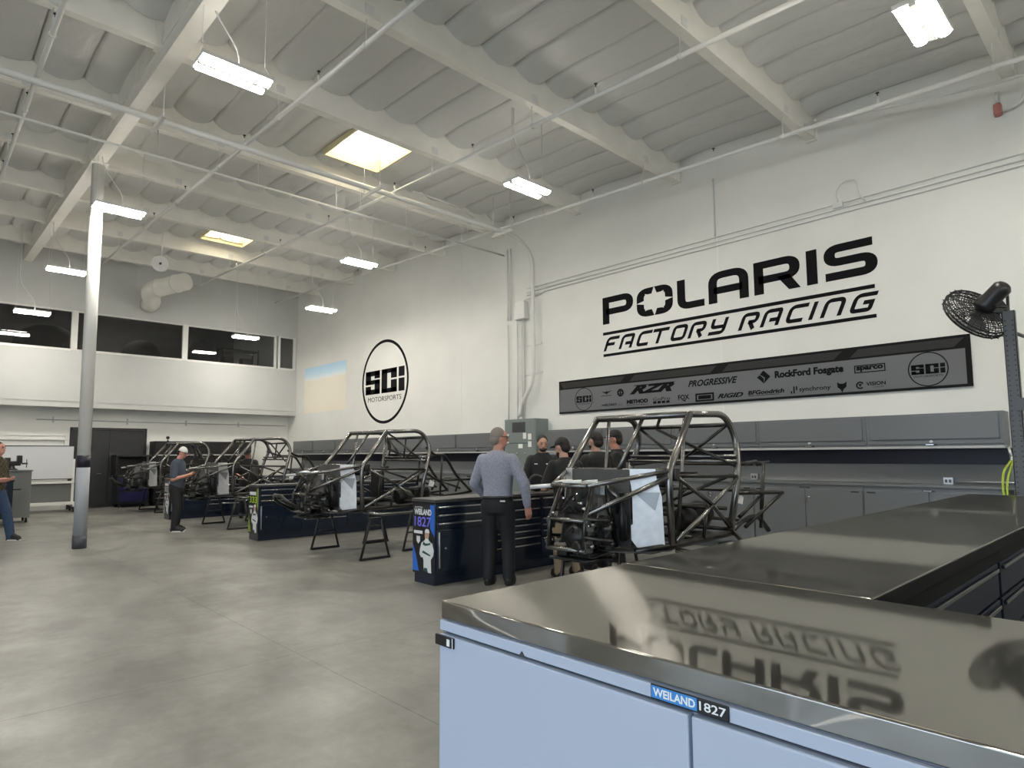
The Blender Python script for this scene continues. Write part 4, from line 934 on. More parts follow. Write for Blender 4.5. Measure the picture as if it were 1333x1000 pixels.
    for k in range(24):
        p = (rr.choice((-.19, .19)) + rr.uniform(-.03, .03), rr.uniform(-.70, -.34), rr.uniform(.70, 1.15)); m.lathe([(.014, 0), (.014, .02), (.007, .022), (.007, .04)], p, (rr.choice((-1, 1)), rr.uniform(-.5, .5), 0), 6)
    m.build('bolts', CHROME, t)
    m = MB()
    for x, y in ((-.12, -.62), (.02, -.66), (.12, -.56)):
        m.prism([(x - .09, 0), (x + .02, -.03), (x + .09, .02), (x + .05, .07), (x - .05, .05)], lambda u, v, w: (u, y + v * 1.2, 1.245 + .3 * abs(v) + w), .01)
    m.prism([(.11, 1.14), (.20, 1.14), (.20, 1.235), (.11, 1.235)], lambda u, v, w: (u, -.42 - w, v), .006)
    m.build('tab_plate', ALU, t)
    m = MB(); m.box(-.22, -.70, .575, .22, -.34, .60, .01); m.box(-.17, -.66, .60, -.05, -.45, .66, .015); m.box(.04, -.62, .60, .18, -.42, .65, .015); m.lathe([(.05, 0), (.065, .03), (.065, .12), (.04, .15)], (.12, -.74, .70), (.1, .9, .1), 12); m.build('nose_subframe', IRON, t)
    m = MB(); m.lathe([(.03, 0), (.03, .2), (.045, .21), (.045, .26)], (.20, -.36, .64), (.1, -.3, .9), 10); m.build('steering_knuckle', PLATEL, t)
    T('nose_spar', [[(-.20, -.62, 1.22), (-.42, -.72, 1.20)], [(-.25, -.45, 1.235), (.20, -.50, 1.235)]], .02, ALU, 0)
    m = MB(); m.box(-.48, .40, .74, -.10, .80, .80, .02); m.box(-.46, .78, .78, -.12, .86, 1.25, .03); m.build('seat_bracket', TUBED, t)
    m = MB(); m.lathe([(.05, -.25), (.05, .25)], (0, .35, .76), (0, 1, 0), 12); m.build('drive_shaft', IRON, t)
    m = MB(); m.lathe([(.10, 0), (.14, .1), (.12, .25), (.05, .3)], (.05, .98, .80), (0, 1, 0), 14); m.build('transfer_case', IRON, t)
    for s in (1, -1):
        X = lambda a: s * a
        if rear:
            T('rear_stay', [[(X(.58), 1.20, 1.62), (X(.45), 1.45, 1.50), (X(.32), 1.78, 1.505), (X(.32), 2.02, 1.15), (X(.34), 2.36, .85)]], .024, TUBED, .12)
            T('rear_upright', [[(X(.32), 1.72, 1.48), (X(.34), 1.66, .80)], [(X(.34), 1.70, 1.05), (X(.34), 2.10, .92)], [(X(.6), 1.1, 1.25), (X(.34), 1.70, 1.02)], [(X(.34), 2.08, 1.07), (X(.34), 2.0, .86)]], .019, TUBED, 0)
            T('rear_lower_rail', [[(X(.58), 1.05, .74), (X(.34), 1.66, .80), (X(.34), 2.36, .85)], [(X(.33), 1.70, 1.07), (X(.34), 2.42, 1.07)]], .02, TUBED, 0)
        else:
            T('rear_upright', [[(X(.58), 1.88, 1.40), (X(.56), 1.80, .70)], [(X(.6), 1.25, .86), (X(.58), 1.88, 1.08)]], .02, TUBED, 0)
            T('rear_upper_rail', [[(X(.6), 1.15, 1.10), (X(.6), 2.28, 1.06), (X(.56), 1.45, .74)], [(X(.62), 1.14, 1.38), (X(.58), 1.7, 1.41)]], .02, TUBED, .02)
            T('rear_lower_rail', [[(X(.60), 1.05, .72), (X(.55), 1.45, .82), (X(.55), 1.75, .84), (X(.55), 2.0, .66)]], .026, TUBED, .12)
            T('wing_wire', [[(X(.60), 1.32, 1.38), (X(.56), 1.72, 1.41), (X(.52), 2.1, 1.40)], [(X(.56), 1.62, 1.40), (X(.5), 1.9, 1.36), (X(.5), 2.2, 1.41)]], .008, TUBE, 0)
    yr = 1.72 if rear else 1.85
    T('rear_crossbar', [[(-.33, yr, 1.48), (.33, yr, 1.48)], [(-.34, yr + .3, 1.07), (.34, yr + .3, 1.07)], [(-.34, yr, .82), (.34, yr, .82)]] if rear else [[(-.58, 1.88, 1.38), (.58, 1.88, 1.38)], [(-.6, 2.28, 1.06), (.6, 2.28, 1.06)], [(-.56, 1.5, .80), (.56, 1.5, .80)]], .02, TUBED, 0)
    m = MB(); m.lathe([(.05, -.16), (.13, -.1), (.15, 0), (.13, .1), (.05, .16)], (0, 1.5, .84), (1, 0, 0), 16); m.box(-.12, 1.3, .74, .12, 1.6, .96, .03); m.build('rear_gearbox', IRON, t)
    m = MB(); m.prism([(0, 0), (.10, -.02), (.13, .05), (.04, .10)], lambda u, v, w: (.60 + w, 1.22 + u, 1.0 + v), .003); tag(m.build('paper_tag', PAPER, t), 'white paper tag tied to the rear')
    return t
c1 = chassis(False); c1.location = (-3.70, 4.94, 0); c1['label'] = 'bare steel race car cage nearest the camera, behind the steel worktops'
c2 = chassis(True); c2.location = (-9.0, 5.0, 0); c2['label'] = 'bare steel race car cage on black stands below the ringed wall emblem'
c3 = copy_tree(c2)
for ch in list(c3.children):
    if ch.name.startswith('front_hoop'): bpy.data.objects.remove(ch)
c3.location = (-14.3, 5.05, 0); c3['label'] = 'bare steel race car cage behind the bench with green printed end'
c4 = copy_tree(c2); c4.location = (-19.6, 5.05, 0); c4['label'] = 'farthest race car cage, behind the man in the white cap'
# stands
def stand():
    t = thing('chassis_stand', 'x', 'stand', (0, 0, 0), 'black A-frame stands under the cages')
    m = MB(); m.box(-.025, -.25, .002, .025, .25, .035, .004); m.build('foot_bar', BLACKM, t)
    for s in (1, -1):
        m = MB(); m.tube([(0, s * .235, .03), (0, s * .075, .60)], .018, 8); m.build('leg', BLACKM, t)
    m = MB(); m.tube([(0, -.17, .27), (0, .17, .27)], .012, 8); m.build('cross_bar', BLACKM, t)
    m = MB(); m.box(-.05, -.09, .575, .05, .09, .60, .004); m.build('saddle', BLACKM, t)
    return t
st = stand(); first = True
for cx, cy, nm in ((-9.0, 5.0, 'second'), (-14.3, 5.05, 'third'), (-19.6, 5.05, 'farthest'), (-3.7, 4.94, 'nearest')):
    for dx, dy, lb in ((.93, .03, 'right side near the nose'), (-.58, .03, 'left side near the nose'), (.60, .98, 'right rear'), (-.58, .98, 'left rear')):
        o = st if first else copy_tree(st); first = False
        o.location = (cx + dx, cy + dy, 0); o['label'] = 'black A-frame stand under the %s race cage, %s' % (nm, lb)
        if dx != .93: o.scale = (1, 1, 1.06)

# ------------------------------------------------------------------ things along the back wall
t = thing('whiteboard', 'white board on a white wheeled steel frame before the back wall', 'whiteboard', (-21.2, 2.4, 0))
m = MB(); m.box(-21.22, 1.25, .91, -21.19, 3.38, 1.81, .004); m.build('board', mat('board_white', (.62, .63, .66), .3), t, True)
m = MB(); m.box(-21.23, 1.25, 1.8, -21.185, 3.39, 1.825); m.box(-21.23, 1.25, .895, -21.185, 3.39, .912); m.build('board_edge', GREYD, t, True)
for y in (1.32, 3.40):
    m = MB(); m.box(-21.26, y - .03, .12, -21.2, y + .03, 1.45); m.box(-21.55, y - .03, .14, -20.9, y + .03, .2); m.build('frame_post', STEELW, t, True)
    for x in (-21.5, -20.95):
        m = MB(); m.lathe([(.05, -.02), (.05, .02)], (x, y, .052), (0, 1, 0), 14); m.box(x - .02, y - .03, .09, x + .02, y + .03, .14); m.build('caster', RUBBER, t, True)
m = MB(); m.box(-21.28, 1.29, .78, -21.18, 3.43, .84); m.box(-21.28, 1.29, .2, -21.0, 3.43, .27); m.build('shelf_rail', STEELW, t, True)
m = MB(); m.box(-21.25, 1.35, .27, -21.23, 3.37, .78); tag(m.build('lower_panel', mat('board_grey', (.12, .125, .125), .5), t, True), 'grey lower panel')
t = thing('vise_cabinet', 'grey pedestal cabinet carrying a bench vise at the left edge', 'cabinet', (-18.6, 1.65, 0))
m = MB(); m.box(-18.95, 1.30, .12, -18.3, 2.12, 1.18, .01); m.build('body', mat('pedestal_grey', (.17, .18, .18), .45), t, True)
m = MB(); m.box(-19.0, 1.26, 1.18, -18.26, 2.14, 1.21, .004); m.build('top', GREY, t, True)
for x in (-18.9, -18.35):
    for y in (1.36, 2.06):
        m = MB(); m.lathe([(.055, -.02), (.055, .02)], (x, y, .057), (0, 1, 0), 14); m.build('caster', RUBBER, t, True)
t = thing('bench_vise', 'black bench vise on the grey pedestal cabinet at the left', 'vise', (-18.5, 1.75, 1.212))
m = MB(); m.lathe([(.12, 0), (.12, .02), (.07, .05), (.06, .1)], (-18.5, 1.75, 1.212), n=16); m.box(-18.56, 1.6, 1.31, -18.44, 1.92, 1.42, .02); m.box(-18.6, 1.62, 1.42, -18.4, 1.72, 1.5, .01); m.build('vise_body', BLACKM, t, True)
m = MB(); m.box(-18.6, 1.84, 1.36, -18.4, 1.94, 1.55, .015); m.build('moving_jaw', BLACKM, t, True)
m = MB(); m.tube([(-18.5, 1.94, 1.36), (-18.5, 2.05, 1.36)], .02, 8); m.tube([(-18.5, 2.03, 1.26), (-18.5, 2.03, 1.46)], .009, 6); m.build('screw_handle', BLACKM, t, True)
t = thing('rolling_tool_cart', 'small tool cart with blue drawers and white wheels by the plaid man', 'tool cart', (-17.75, 1.45, 0))
m = MB(); m.box(-18.15, 1.2, .16, -17.6, 1.72, .98, .01); m.box(-18.17, 1.18, .98, -17.58, 1.74, 1.0, .004); m.build('body', NAVY, t, True)
BLU = mat('drawer_blue', (.03, .035, .30), .35)
for z0, z1 in ((.82, .94), (.66, .80), (.52, .64), (.38, .50), (.2, .36)):
    m = MB(); m.box(-17.6, 1.23, z0, -17.582, 1.62, z1, .004); d = m.build('drawer', NAVYP, t, True)
    m = MB(); m.box(-17.582, 1.25, z1 - .04, -17.565, 1.60, z1 - .005, .004); tag(m.build('drawer_pull', BLU, d, True), 'bright blue drawer pull')
for x in (-18.1, -17.65):
    for y in (1.25, 1.67):
        m = MB(); m.lathe([(.02, -.025), (.075, -.025), (.075, .025), (.02, .025)], (x, y, .077), (0, 1, 0), 16); w_ = m.build('wheel', RUBBER, t, True)
        m = MB(); m.lathe([(.045, -.028), (.045, .028)], (x, y, .077), (0, 1, 0), 14); tag(m.build('wheel_hub', PAPER, w_, True), 'white hub')
        m = MB(); m.box(x - .02, y - .035, .15, x + .02, y + .035, .17); m.build('caster_fork', BLACKM, t, True)
m = MB(); m.box(-17.68, 1.72, .78, -17.62, 1.86, .81, .005); m.build('push_handle', BLACKM, t, True)
t = thing('red_machine', 'red and black machine with carry handle on the cabinet behind plaid man', 'machine', (-18.7, 1.36, 1.212))
m = MB(); m.box(-18.82, 1.22, 1.212, -18.56, 1.48, 1.5, .03); m.build('case', mat('machine_red', (.30, .02, .04), .4), t, True)
m = MB(); m.bent([(-18.69, 1.24, 1.5), (-18.69, 1.26, 1.72), (-18.69, 1.45, 1.72), (-18.69, 1.47, 1.5)], .02, .05); m.build('carry_handle', BLACKM, t, True)
m = MB(); m.lathe([(.06, 0), (.06, .02), (.04, .03)], (-18.56, 1.42, 1.36), (1, 0, 0), 14); m.build('knob', BLACKM, t, True)

def dark_bench(x0, x1, y0, y1, h_, lab, pulls):
    t = thing('tool_cabinet', lab, 'tool cabinet', ((x0 + x1) / 2, (y0 + y1) / 2, 0))
    m = MB(); m.box(x0, y0, .13, x1, y1, h_, .008); m.build('body', BLACKM, t, True)
    m = MB(); m.box(x0 + .04, y0 + .03, .003, x1 - .04, y1 - .03, .13) if not pulls else m.box(x0, y0 + .02, .10, x1, y1 - .02, .13); m.build('plinth', BLACKM, t, True)
    return t
t = dark_bench(-22.1, -21.45, 4.55, 5.40, .95, 'low black rolling cabinet with high back before the double door', True)
m = MB(); m.box(-22.12, 4.5, .95, -22.05, 5.45, 1.56, .006); m.box(-22.1, 4.5, 1.5, -21.5, 5.45, 1.56, .006); m.box(-22.1, 4.5, .95, -21.5, 4.55, 1.5); m.build('hutch', BLACKM, t, True)
m = MB(); m.box(-21.45, 4.6, .5, -21.43, 5.36, .88, .004); m.box(-21.45, 4.6, .18, -21.43, 5.36, .46, .004); m.build('drawer', mat('drawer_dark_blue', (.012, .012, .06), .35), t, True)
for x in (-22.0, -21.5):
    for y in (4.62, 5.33):
        m = MB(); m.lathe([(.048, -.02), (.048, .02)], (x, y, .05), (0, 1, 0), 12); m.build('caster', RUBBER, t, True)
t = dark_bench(-22.1, -21.5, 5.52, 8.5, 1.98, 'tall black tool cabinet row along the back wall behind the farthest cage', False)
for y0 in (5.55, 6.53, 7.52):
    m = MB(); m.box(-21.5, y0, 1.62, -21.482, y0 + .95, 1.94, .004); m.box(-21.5, y0, 1.02, -21.482, y0 + .95, 1.50, .004); m.build('door', BLACKM, t, True)
    m = MB(); m.box(-21.5, y0, 1.54, -21.46, y0 + .95, 1.56); m.build('light_strip', PAPER, t, True)
    for z in (.86, .70, .54, .38, .2):
        m = MB(); m.box(-21.5, y0, z - .09, -21.482, y0 + .95, z + .05, .004); d = m.build('drawer', BLACKM, t, True)
        m = MB(); m.box(-21.482, y0 + .05, z + .02, -21.465, y0 + .9, z + .045, .003); tag(m.build('drawer_pull', CHROME, d, True), 'bright drawer pull')
m = MB(); m.lathe([(.03, 0), (.03, .02), (.012, .03), (.012, .07), (.05, .08), (.05, .14), (.02, .16)], (-21.75, 5.95, 1.982), n=14); tag(m.build('dome_camera', BLACKM), 'small black camera dome on top of tall black cabinet', 'camera')
m = MB(); m.tube([(XB + .02, 2.6, 2.585), (XB + .02, 9.99, 2.585)], .012, 8)
for y in (3.0, 4.9, 6.6, 8.3): m.box(XB, y - .02, 2.50, XB + .03, y + .02, 2.68)
tag(m.build('wall_conduit', GALV), 'thin conduit with clamps along the low back wall', 'conduit')
# dim shapes in the mezzanine
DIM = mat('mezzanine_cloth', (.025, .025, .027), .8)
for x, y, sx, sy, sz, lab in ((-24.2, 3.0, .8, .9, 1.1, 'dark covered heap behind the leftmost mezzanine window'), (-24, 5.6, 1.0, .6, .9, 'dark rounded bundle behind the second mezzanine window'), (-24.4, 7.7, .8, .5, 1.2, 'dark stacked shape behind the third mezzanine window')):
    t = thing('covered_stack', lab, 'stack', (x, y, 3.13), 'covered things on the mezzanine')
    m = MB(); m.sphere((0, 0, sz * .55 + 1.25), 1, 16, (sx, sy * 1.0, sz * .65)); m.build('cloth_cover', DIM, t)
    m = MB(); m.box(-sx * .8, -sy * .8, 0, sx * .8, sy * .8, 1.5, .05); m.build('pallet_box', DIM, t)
t = thing('storage_shelf', 'dark open shelf with boxes behind the right mezzanine window', 'shelf', (-24.6, 9.3, 3.13))
m = MB()
for z in (.1, .9, 1.7, 2.4): m.box(-.3, -.9, z, .3, .5, z + .04)
for y in (-.9, .46):
    for x in (-.3, .26): m.box(x, y, 0, x + .04, y + .04, 2.5)
m.build('shelf_frame', DIM, t)
for k, (y, z) in enumerate(((-.5, .94), (0, .94), (-.6, 1.74), (.1, 1.74))):
    m = MB(); m.box(-24.8, 9.3 + y - .18, 3.13 + z + .002, -24.4, 9.3 + y + .18, 3.13 + z + .4, .01); tag(m.build('storage_box', mat('box_brown', (.07, .055, .045), .8)), 'dim box on the dark mezzanine shelf', 'box', 'boxes on the mezzanine shelf')
# ------------------------------------------------------------------ people
SK = mat('skin', (.50, .29, .21), .5); SKR = mat('skin_ruddy', (.55, .27, .20), .5)
SHOE, SOLE = mat('shoe_black', (.012, .012, .012), .5), mat('sole_white', (.7, .7, .68), .6)
BLK = mat('cloth_black', (.010, .010, .011), .75); BLKT = mat('trousers_black', (.008, .008, .010), .75)
EYE, LIP = mat('eye_dark', (.02, .015, .012), .3), mat('lips', (.36, .14, .12), .5)
def person(label, x, y, face, h, arms, feet=((-.10, .0), (.10, .03)), lean=0.0, look=(0, 0), shirt=BLK, long=False, trousers=BLKT, shoe=SHOE, sole=SHOE, skin=SK, hair=None, cap=None, beard=None, glasses=False, belly=0.0, tails=0.0, extra=None, nape=False):
    t = thing('person', label, 'person', (x, y, 0), None, math.atan2(-face[0], face[1]))
    RL = Matrix.Rotation(-lean, 4, 'X')
    pel = V((0, 0, .52 * h))
    B = lambda px, py, pz: pel + RL @ V((px * h, py * h, (pz - .52) * h))
    neck = B(0, .004, .865)
    HM = Matrix.Translation(neck) @ Matrix.Rotation(-lean * .3, 4, 'X') @ Matrix.Rotation(look[0], 4, 'Z') @ Matrix.Rotation(-look[1], 4, 'X')
    Hd = lambda a, b, c: HM @ V((a * h, b * h, c * h))
    hr = HM.to_3x3().to_4x4()
    sh = [B(-.097, 0, .795), B(.097, 0, .795)]
    sole_z = .018
    hips = [V((-.052 * h, 0, .50 * h)), V((.052 * h, 0, .50 * h))]
    ank = [V((f[0], f[1], .052 * h)) for f in feet]
    knee = [(hips[i] + ank[i]) / 2 + V((0, .022 * h, .01 * h)) for i in (0, 1)]
    def torso(m, g, z0=.46, z1=.845, bel=0):
        for a, rx, ry, oy in ():
            pass
        secs = [(.46, .082, .060, -.004), (.50, .092, .066, -.006), (.545, .090, .062 + bel * .6, bel * .5), (.60, .086, .058 + bel, bel * .8), (.66, .092, .060 + bel * .6, bel * .5), (.73, .102, .064, .0), (.78, .107, .060, -.004), (.815, .094, .050, -.006), (.838, .062, .042, -.004), (.85, .040, .038, 0)]
        m.loft([(B(0, o, z), rx * h + g, ry * h + g) for z, rx, ry, o in secs if z0 <= z <= z1 + .01], 24)
    # body: one continuous surface
    m = MB(); torso(m, 0, bel=belly * .8)
    m.cone(B(0, 0, .82), .036 * h, Hd(0, .008, .03), .033 * h)
    m.sphere(Hd(0, .008, .075), 1, 18, (.043 * h, .052 * h, .060 * h), hr); m.sphere(Hd(0, .022, .040), 1, 16, (.033 * h, .040 * h, .034 * h), hr)
    m.cone(Hd(0, .054, .078), .006 * h, Hd(0, .068, .060), .009 * h, 8)
    for s in (-1, 1): m.sphere(Hd(s * .043, .004, .068), 1, 8, (.006 * h, .011 * h, .017 * h), hr)
    for i in (0, 1):
        s = -1 if i == 0 else 1
        el, wr, curl = [V(q) for q in arms[i]] if len(arms[i]) == 3 else [V(arms[i][0]), V(arms[i][1]), None]
        m.cone(sh[i], .034 * h, el, .026 * h); m.cone(el, .027 * h, wr, .0175 * h)
        d = (wr - el).normalized(); cu = curl.normalized() if curl is not None else V((0, .3, -.3))
        sd = d.cross(cu).normalized()
        pc = wr + d * .055 * h
        for k in (-1.1, -.35, .35, 1.1): m.cone(wr + sd * k * .008 * h, .0125 * h, pc + sd * k * .012 * h, .012 * h, 8)
        for k, L in zip((-1.5, -.5, .5, 1.5), (.036, .043, .045, .038)):
            b0 = pc + sd * k * .0105 * h; b1 = b0 + (d * .8 + cu * .35).normalized() * L * .55 * h; b2 = b1 + (d * .45 + cu * .8).normalized() * L * .5 * h
            m.cone(b0, .0064 * h, b1, .0058 * h, 8); m.cone(b1, .0058 * h, b2, .005 * h, 8)
        tb = wr + d * .018 * h - sd * s * .014 * h if curl is None else wr + d * .018 * h + sd * .014 * h
        t1 = tb + (d * .6 + cu * .5 + (tb - wr).normalized() * .4).normalized() * .03 * h; m.cone(tb, .009 * h, t1, .007 * h, 8); m.cone(t1, .007 * h, t1 + (d * .8 + cu * .4).normalized() * .022 * h, .006 * h, 8)
        m.cone(hips[i], .056 * h, knee[i], .036 * h); m.cone(knee[i], .036 * h, ank[i], .022 * h); m.cone(ank[i] - V((0, 0, .008 * h)), .022 * h, V((feet[i][0], feet[i][1] + .085 * h, .026 * h)), .018 * h)
    m.build('body', skin, t, remesh=.0095, smooth=3)
    # clothing
    m = MB(); torso(m, .014, .50 - .045, .84, belly)
    for i in (0, 1):
        el, wr = V(arms[i][0]), V(arms[i][1])
        if long: m.cone(sh[i], .043 * h, el, .036 * h); m.cone(el, .036 * h, el.lerp(wr, .93), .026 * h)
        else: m.cone(sh[i], .044 * h, sh[i].lerp(el, .80), .041 * h)
    m.loft([(B(0, 0, .825), .05 * h, .048 * h), (B(0, 0, .858), .040 * h, .041 * h)], 16)
    sc = m.build('shirt', shirt, t, remesh=.013, smooth=3)
    m = MB(); m.loft([(V((0, -.004 * h, z * h)), rx * h, ry * h) for z, rx, ry in ((.455, .088, .070), (.50, .101, .076), (.545, .097, .070 + belly * .3), (.562, .095, .068 + belly * .4))], 24)
    for i in (0, 1):
        m.cone(hips[i], .064 * h, knee[i], .047 * h); m.cone(knee[i], .047 * h, ank[i] + V((0, -.008 * h, -.004 * h)), .040 * h)
    m.build('trousers', trousers, t, remesh=.014, smooth=4)
    for i in (0, 1):
        fx, fy = feet[i]
        m = MB(); m.sphere((fx, fy - .02, .055), 1, 14, (.048, .075, .055)); m.sphere((fx, fy + .09, .043), 1, 14, (.047, .10, .040)); m.cone((fx, fy - .01, .10), .056, (fx, fy + .135, .048), .046); m.box(fx - .042, fy - .08, .004, fx + .042, fy + .17, .04, .015)
        sh_ = m.build('shoe', shoe, t, remesh=.009, smooth=2)
        m = MB(); m.prism([(fx + .050 * math.cos(a * PI / 12), fy + .045 + .142 * math.sin(a * PI / 12)) for a in range(24)], lambda u, v, w: (u, v, .001 + w), .024); m.build('sole', sole, sh_)
    # face
    m = MB()
    for s in (-1, 1): m.sphere(Hd(s * .018, .053, .082), .0062 * h, 8)
    m.build('eyes', EYE, t)
    m = MB(); m.sphere(Hd(0, .056, .036), 1, 8, (.014 * h, .005 * h, .004 * h), hr); m.build('mouth', LIP, t)
    if hair:
        m = MB(); m.sphere(Hd(0, -.006, .088), 1, 18, (.046 * h, .052 * h, .056 * h), hr)
        m.sphere(Hd(0, -.022, .06), 1, 14, (.043 * h, .036 * h, .040 * h), hr)
        m.build('hair', hair, t)
    m = MB()
    for s in (-1, 1): m.cone(Hd(s * .010, .056, .094), .003 * h, Hd(s * .028, .050, .096), .0025 * h, 6)
    m.build('eyebrows', hair or EYE, t)
    if beard:
        m = MB(); m.sphere(Hd(0, .028, .030), 1, 14, (.034 * h, .036 * h, .024 * h), hr); m.sphere(Hd(0, .057, .045), 1, 8, (.016 * h, .006 * h, .005 * h), hr); m.build('beard', beard, t)
    if glasses:
        m = MB()
        for s in (-1, 1):
            m.tube([Hd(s * .019 + .014 * math.cos(a * PI / 8), .064, .080 + .010 * math.sin(a * PI / 8)) for a in range(17)], .0022 * h, 6); m.tube([Hd(s * .034, .060, .083), Hd(s * .047, .0, .082)], .0022 * h, 6)
        m.build('eyeglasses', BLACKM, t)
    if cap:
        m = MB()
        prof = [(.0525 * math.cos(a * PI / 16), .0585 * math.sin(a * PI / 16)) for a in range(9)]
        rings = []
        for r_, z_ in prof:
            rings.append([m.bm.verts.new(Hd(.95 * max(r_, .001) * math.cos(k * PI / 10), .003 + 1.08 * max(r_, .001) * math.sin(k * PI / 10), .088 + z_)) for k in range(20)])
        for a in range(8):
            for k in range(20):
                f = m.bm.faces.new((rings[a][k], rings[a][(k + 1) % 20], rings[a + 1][(k + 1) % 20], rings[a + 1][k])); f.smooth = True
        m.bm.faces.new(rings[0][::-1]); m.bm.faces.new(rings[-1])
        cm = cap[0]; back = -1 if cap[1] == 'back' else 1
        cp = m.build('cap', cm, t)
        m = MB(); out = [(-.044, .03), (-.042, .07), (-.026, .098), (0, .106), (.026, .098), (.042, .07), (.044, .03)]
        m.prism([(a, b * back) for a, b in out], lambda u, v, w: Hd(u, v, .090 + w - 2.2 * u * u - .10 * max(0, abs(v) - .05)), .005); m.build('cap_brim', cap[2] if len(cap) > 2 else cm, cp)
    if extra: extra(t, h, B, Hd)
    return t
GH, DH = mat('hair_grey', (.22, .19, .17), .8), mat('hair_dark', (.02, .014, .01), .7)
SHG = mat('shirt_grey_blue', (.27, .28, .34), .8, noise=.22, nscale=70)
TEE = mat('tee_slate', (.055, .068, .095), .8); KH = mat('khaki', (.26, .19, .11), .8); JEAN = mat('denim', (.03, .055, .11), .85, noise=.2, nscale=30)
PLAID = bpy.data.materials.new('plaid_flannel'); PLAID.use_nodes = True
nt = PLAID.node_tree; b = nt.nodes['Principled BSDF']; b.inputs['Roughness'].default_value = .85
tc = nt.nodes.new('ShaderNodeTexCoord'); ck = nt.nodes.new('ShaderNodeTexChecker'); ck.inputs['Scale'].default_value = 22; nt.links.new(tc.outputs['Object'], ck.inputs['Vector'])
ck.inputs['Color1'].default_value = (.03, .028, .018, 1); ck.inputs['Color2'].default_value = (.09, .07, .04, 1); nt.links.new(ck.outputs['Color'], b.inputs['Base Color'])
WCAP = mat('cap_white', (.78, .78, .76), .7)
def patches(t, h, B, Hd):
    m = MB()
    for s in (-1, 1): m.box(-.025, -.002, -.008, .025, .004, .008, .001, Matrix.Translation(B(s * .05, .071, .765)))
    tag(m.build('chest_patch', PAPER, t), 'white embroidered chest patches')
def belt(t, h, B, Hd):
    m = MB(); m.loft([(V((0, -.004 * h, .548 * h)), .102 * h, .0755 * h), (V((0, -.004 * h, .566 * h)), .101 * h, .075 * h)], 24); bl_ = m.build('belt', BLACKM, t)
    m = MB(); m.box(-.03, -.002, -.008, .03, .003, .008, .001, Matrix.Translation(V((.055 * h, -.073 * h, .535 * h)))); tag(m.build('pocket_label', PAPER, t), 'small pale label at the back pocket')
person('man in grey blue shirt and black trousers, seen from behind at the tool bench', -5.50, 5.08, (-.50, .87), 1.81,
       (((-.30, .04, 1.16), (-.22, .24, .98), (.4, .6, -.4)), ((.33, -.02, 1.16), (.345, .06, .90), (-.3, .5, -.2))), ((-.11, 0), (.12, .05)), 0.0, (-.95, .08), SHG, True, BLKT, SHOE, SHOE, SKR, GH, None, None, True, .010, 0, belt)
def phone(t, h, B, Hd):
    m = MB(); m.box(-.035, -.006, -.07, .035, .006, .07, .004, Matrix.Translation(V((.0, .36, 1.17))) @ Matrix.Rotation(-.6, 4, 'X')); tag(m.build('phone', BLACKM, t), 'black phone held in both hands')
person('man in white cap and slate tee shirt looking down, left of third cage', -13.9, 4.0, (.62, .78), 1.70,
       (((-.24, .02, 1.05), (-.06, .22, 1.12), (.5, .2, .3)), ((.24, .02, 1.05), (.06, .22, 1.12), (-.5, .2, .3))), ((-.10, -.02), (.11, .04)), 0.04, (.0, .38), TEE, False, BLKT, SHOE, SOLE, SKR, DH, (WCAP, 'front', mat('cap_under', (.05, .03, .03), .7)), None, False, .006, 0, None)
person('man in plaid flannel shirt and jeans cut off by the left edge', -14.61, 1.15, (.70, .72), 1.78,
       (((-.25, .0, 1.10), (-.10, .22, 1.12), (.5, .3, .2)), ((.25, -.06, 1.10), (.14, .17, 1.10), (-.5, .3, .2))), ((-.16, .24), (.13, -.14)), 0.02, (.1, .1), PLAID, True, JEAN, SHOE, SOLE, SKR, DH, None, None, False, .008)
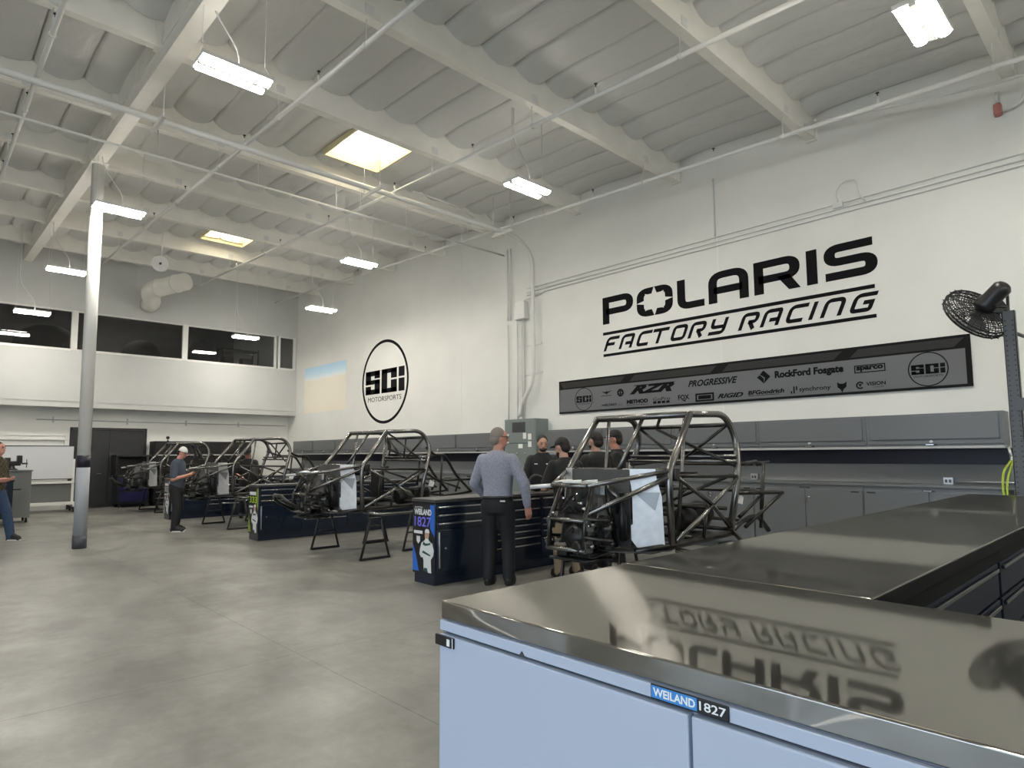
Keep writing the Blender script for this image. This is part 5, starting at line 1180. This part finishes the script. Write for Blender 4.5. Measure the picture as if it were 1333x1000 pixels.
person('bearded man in black polo with white chest patches behind the tool bench', -6.78, 7.22, (.62, -.78), 1.79,
       (((-.27, .10, 1.10), (-.07, .33, 1.03), (.5, .4, -.3)), ((.27, .10, 1.10), (.06, .34, 1.03), (-.5, .4, -.3))), ((-.13, 0), (.13, 0)), 0.10, (.25, .25), BLK, False, BLKT, SHOE, SHOE, SK, DH, None, DH, False, .012, 0, patches)
person('man in black cap and khaki trousers leaning at the tool bench, back of bench side hidden', -5.24, 6.02, (-.85, .35), 1.71,
       (((-.27, .10, 1.08), (-.12, .36, 1.06), (.5, .4, -.3)), ((.27, .08, 1.06), (.14, .34, 1.05), (-.5, .4, -.3))), ((-.13, 0), (.13, .02)), 0.10, (.55, .2), BLK, False, KH, SHOE, SHOE, SK, DH, (BLK, 'front'), DH, False, .010)['label'] = 'man in black cap and khaki trousers leaning at tool bench beside the nearest cage'
person('man in black cap turned away, seen behind the front pillar of the nearest cage', -5.32, 6.72, (-.92, .25), 1.79,
       (((-.24, .0, 1.12), (-.22, .06, .88), (.3, .5, -.2)), ((.24, .0, 1.12), (.22, .06, .88), (-.3, .5, -.2))), ((-.12, 0), (.12, 0)), 0.02, (.25, -.05), BLK, False, BLKT, SHOE, SHOE, SK, DH, (BLK, 'front'), DH, False, .012)
person('tall smiling man in black cap and black shirt facing left, rightmost of the group', -5.52, 7.42, (-.80, -.60), 1.83,
       (((-.26, .02, 1.12), (-.24, .12, .88), (.3, .5, -.2)), ((.26, .02, 1.12), (.24, .12, .88), (-.3, .5, -.2))), ((-.12, 0), (.12, 0)), 0.0, (-.05, .05), BLK, False, BLKT, SHOE, SHOE, SKR, DH, (BLK, 'front'), None, False, .010)
person('man in black cap bending behind the third race cage', -15.75, 6.15, (.75, -.30), 1.70,
       (((-.25, .12, 1.05), (-.16, .34, 1.0), (.5, .3, -.2)), ((.25, .12, 1.05), (.16, .34, 1.0), (-.5, .3, -.2))), ((-.12, 0), (.12, 0)), 0.15, (-.2, .35), BLK, False, BLKT, SHOE, SHOE, SKR, DH, (BLK, 'front'), None, False, .006)
for ob in S.objects:
    if ob.type == 'MESH' and ob.data.users and not ob.data.materials: print('no material', ob.name)
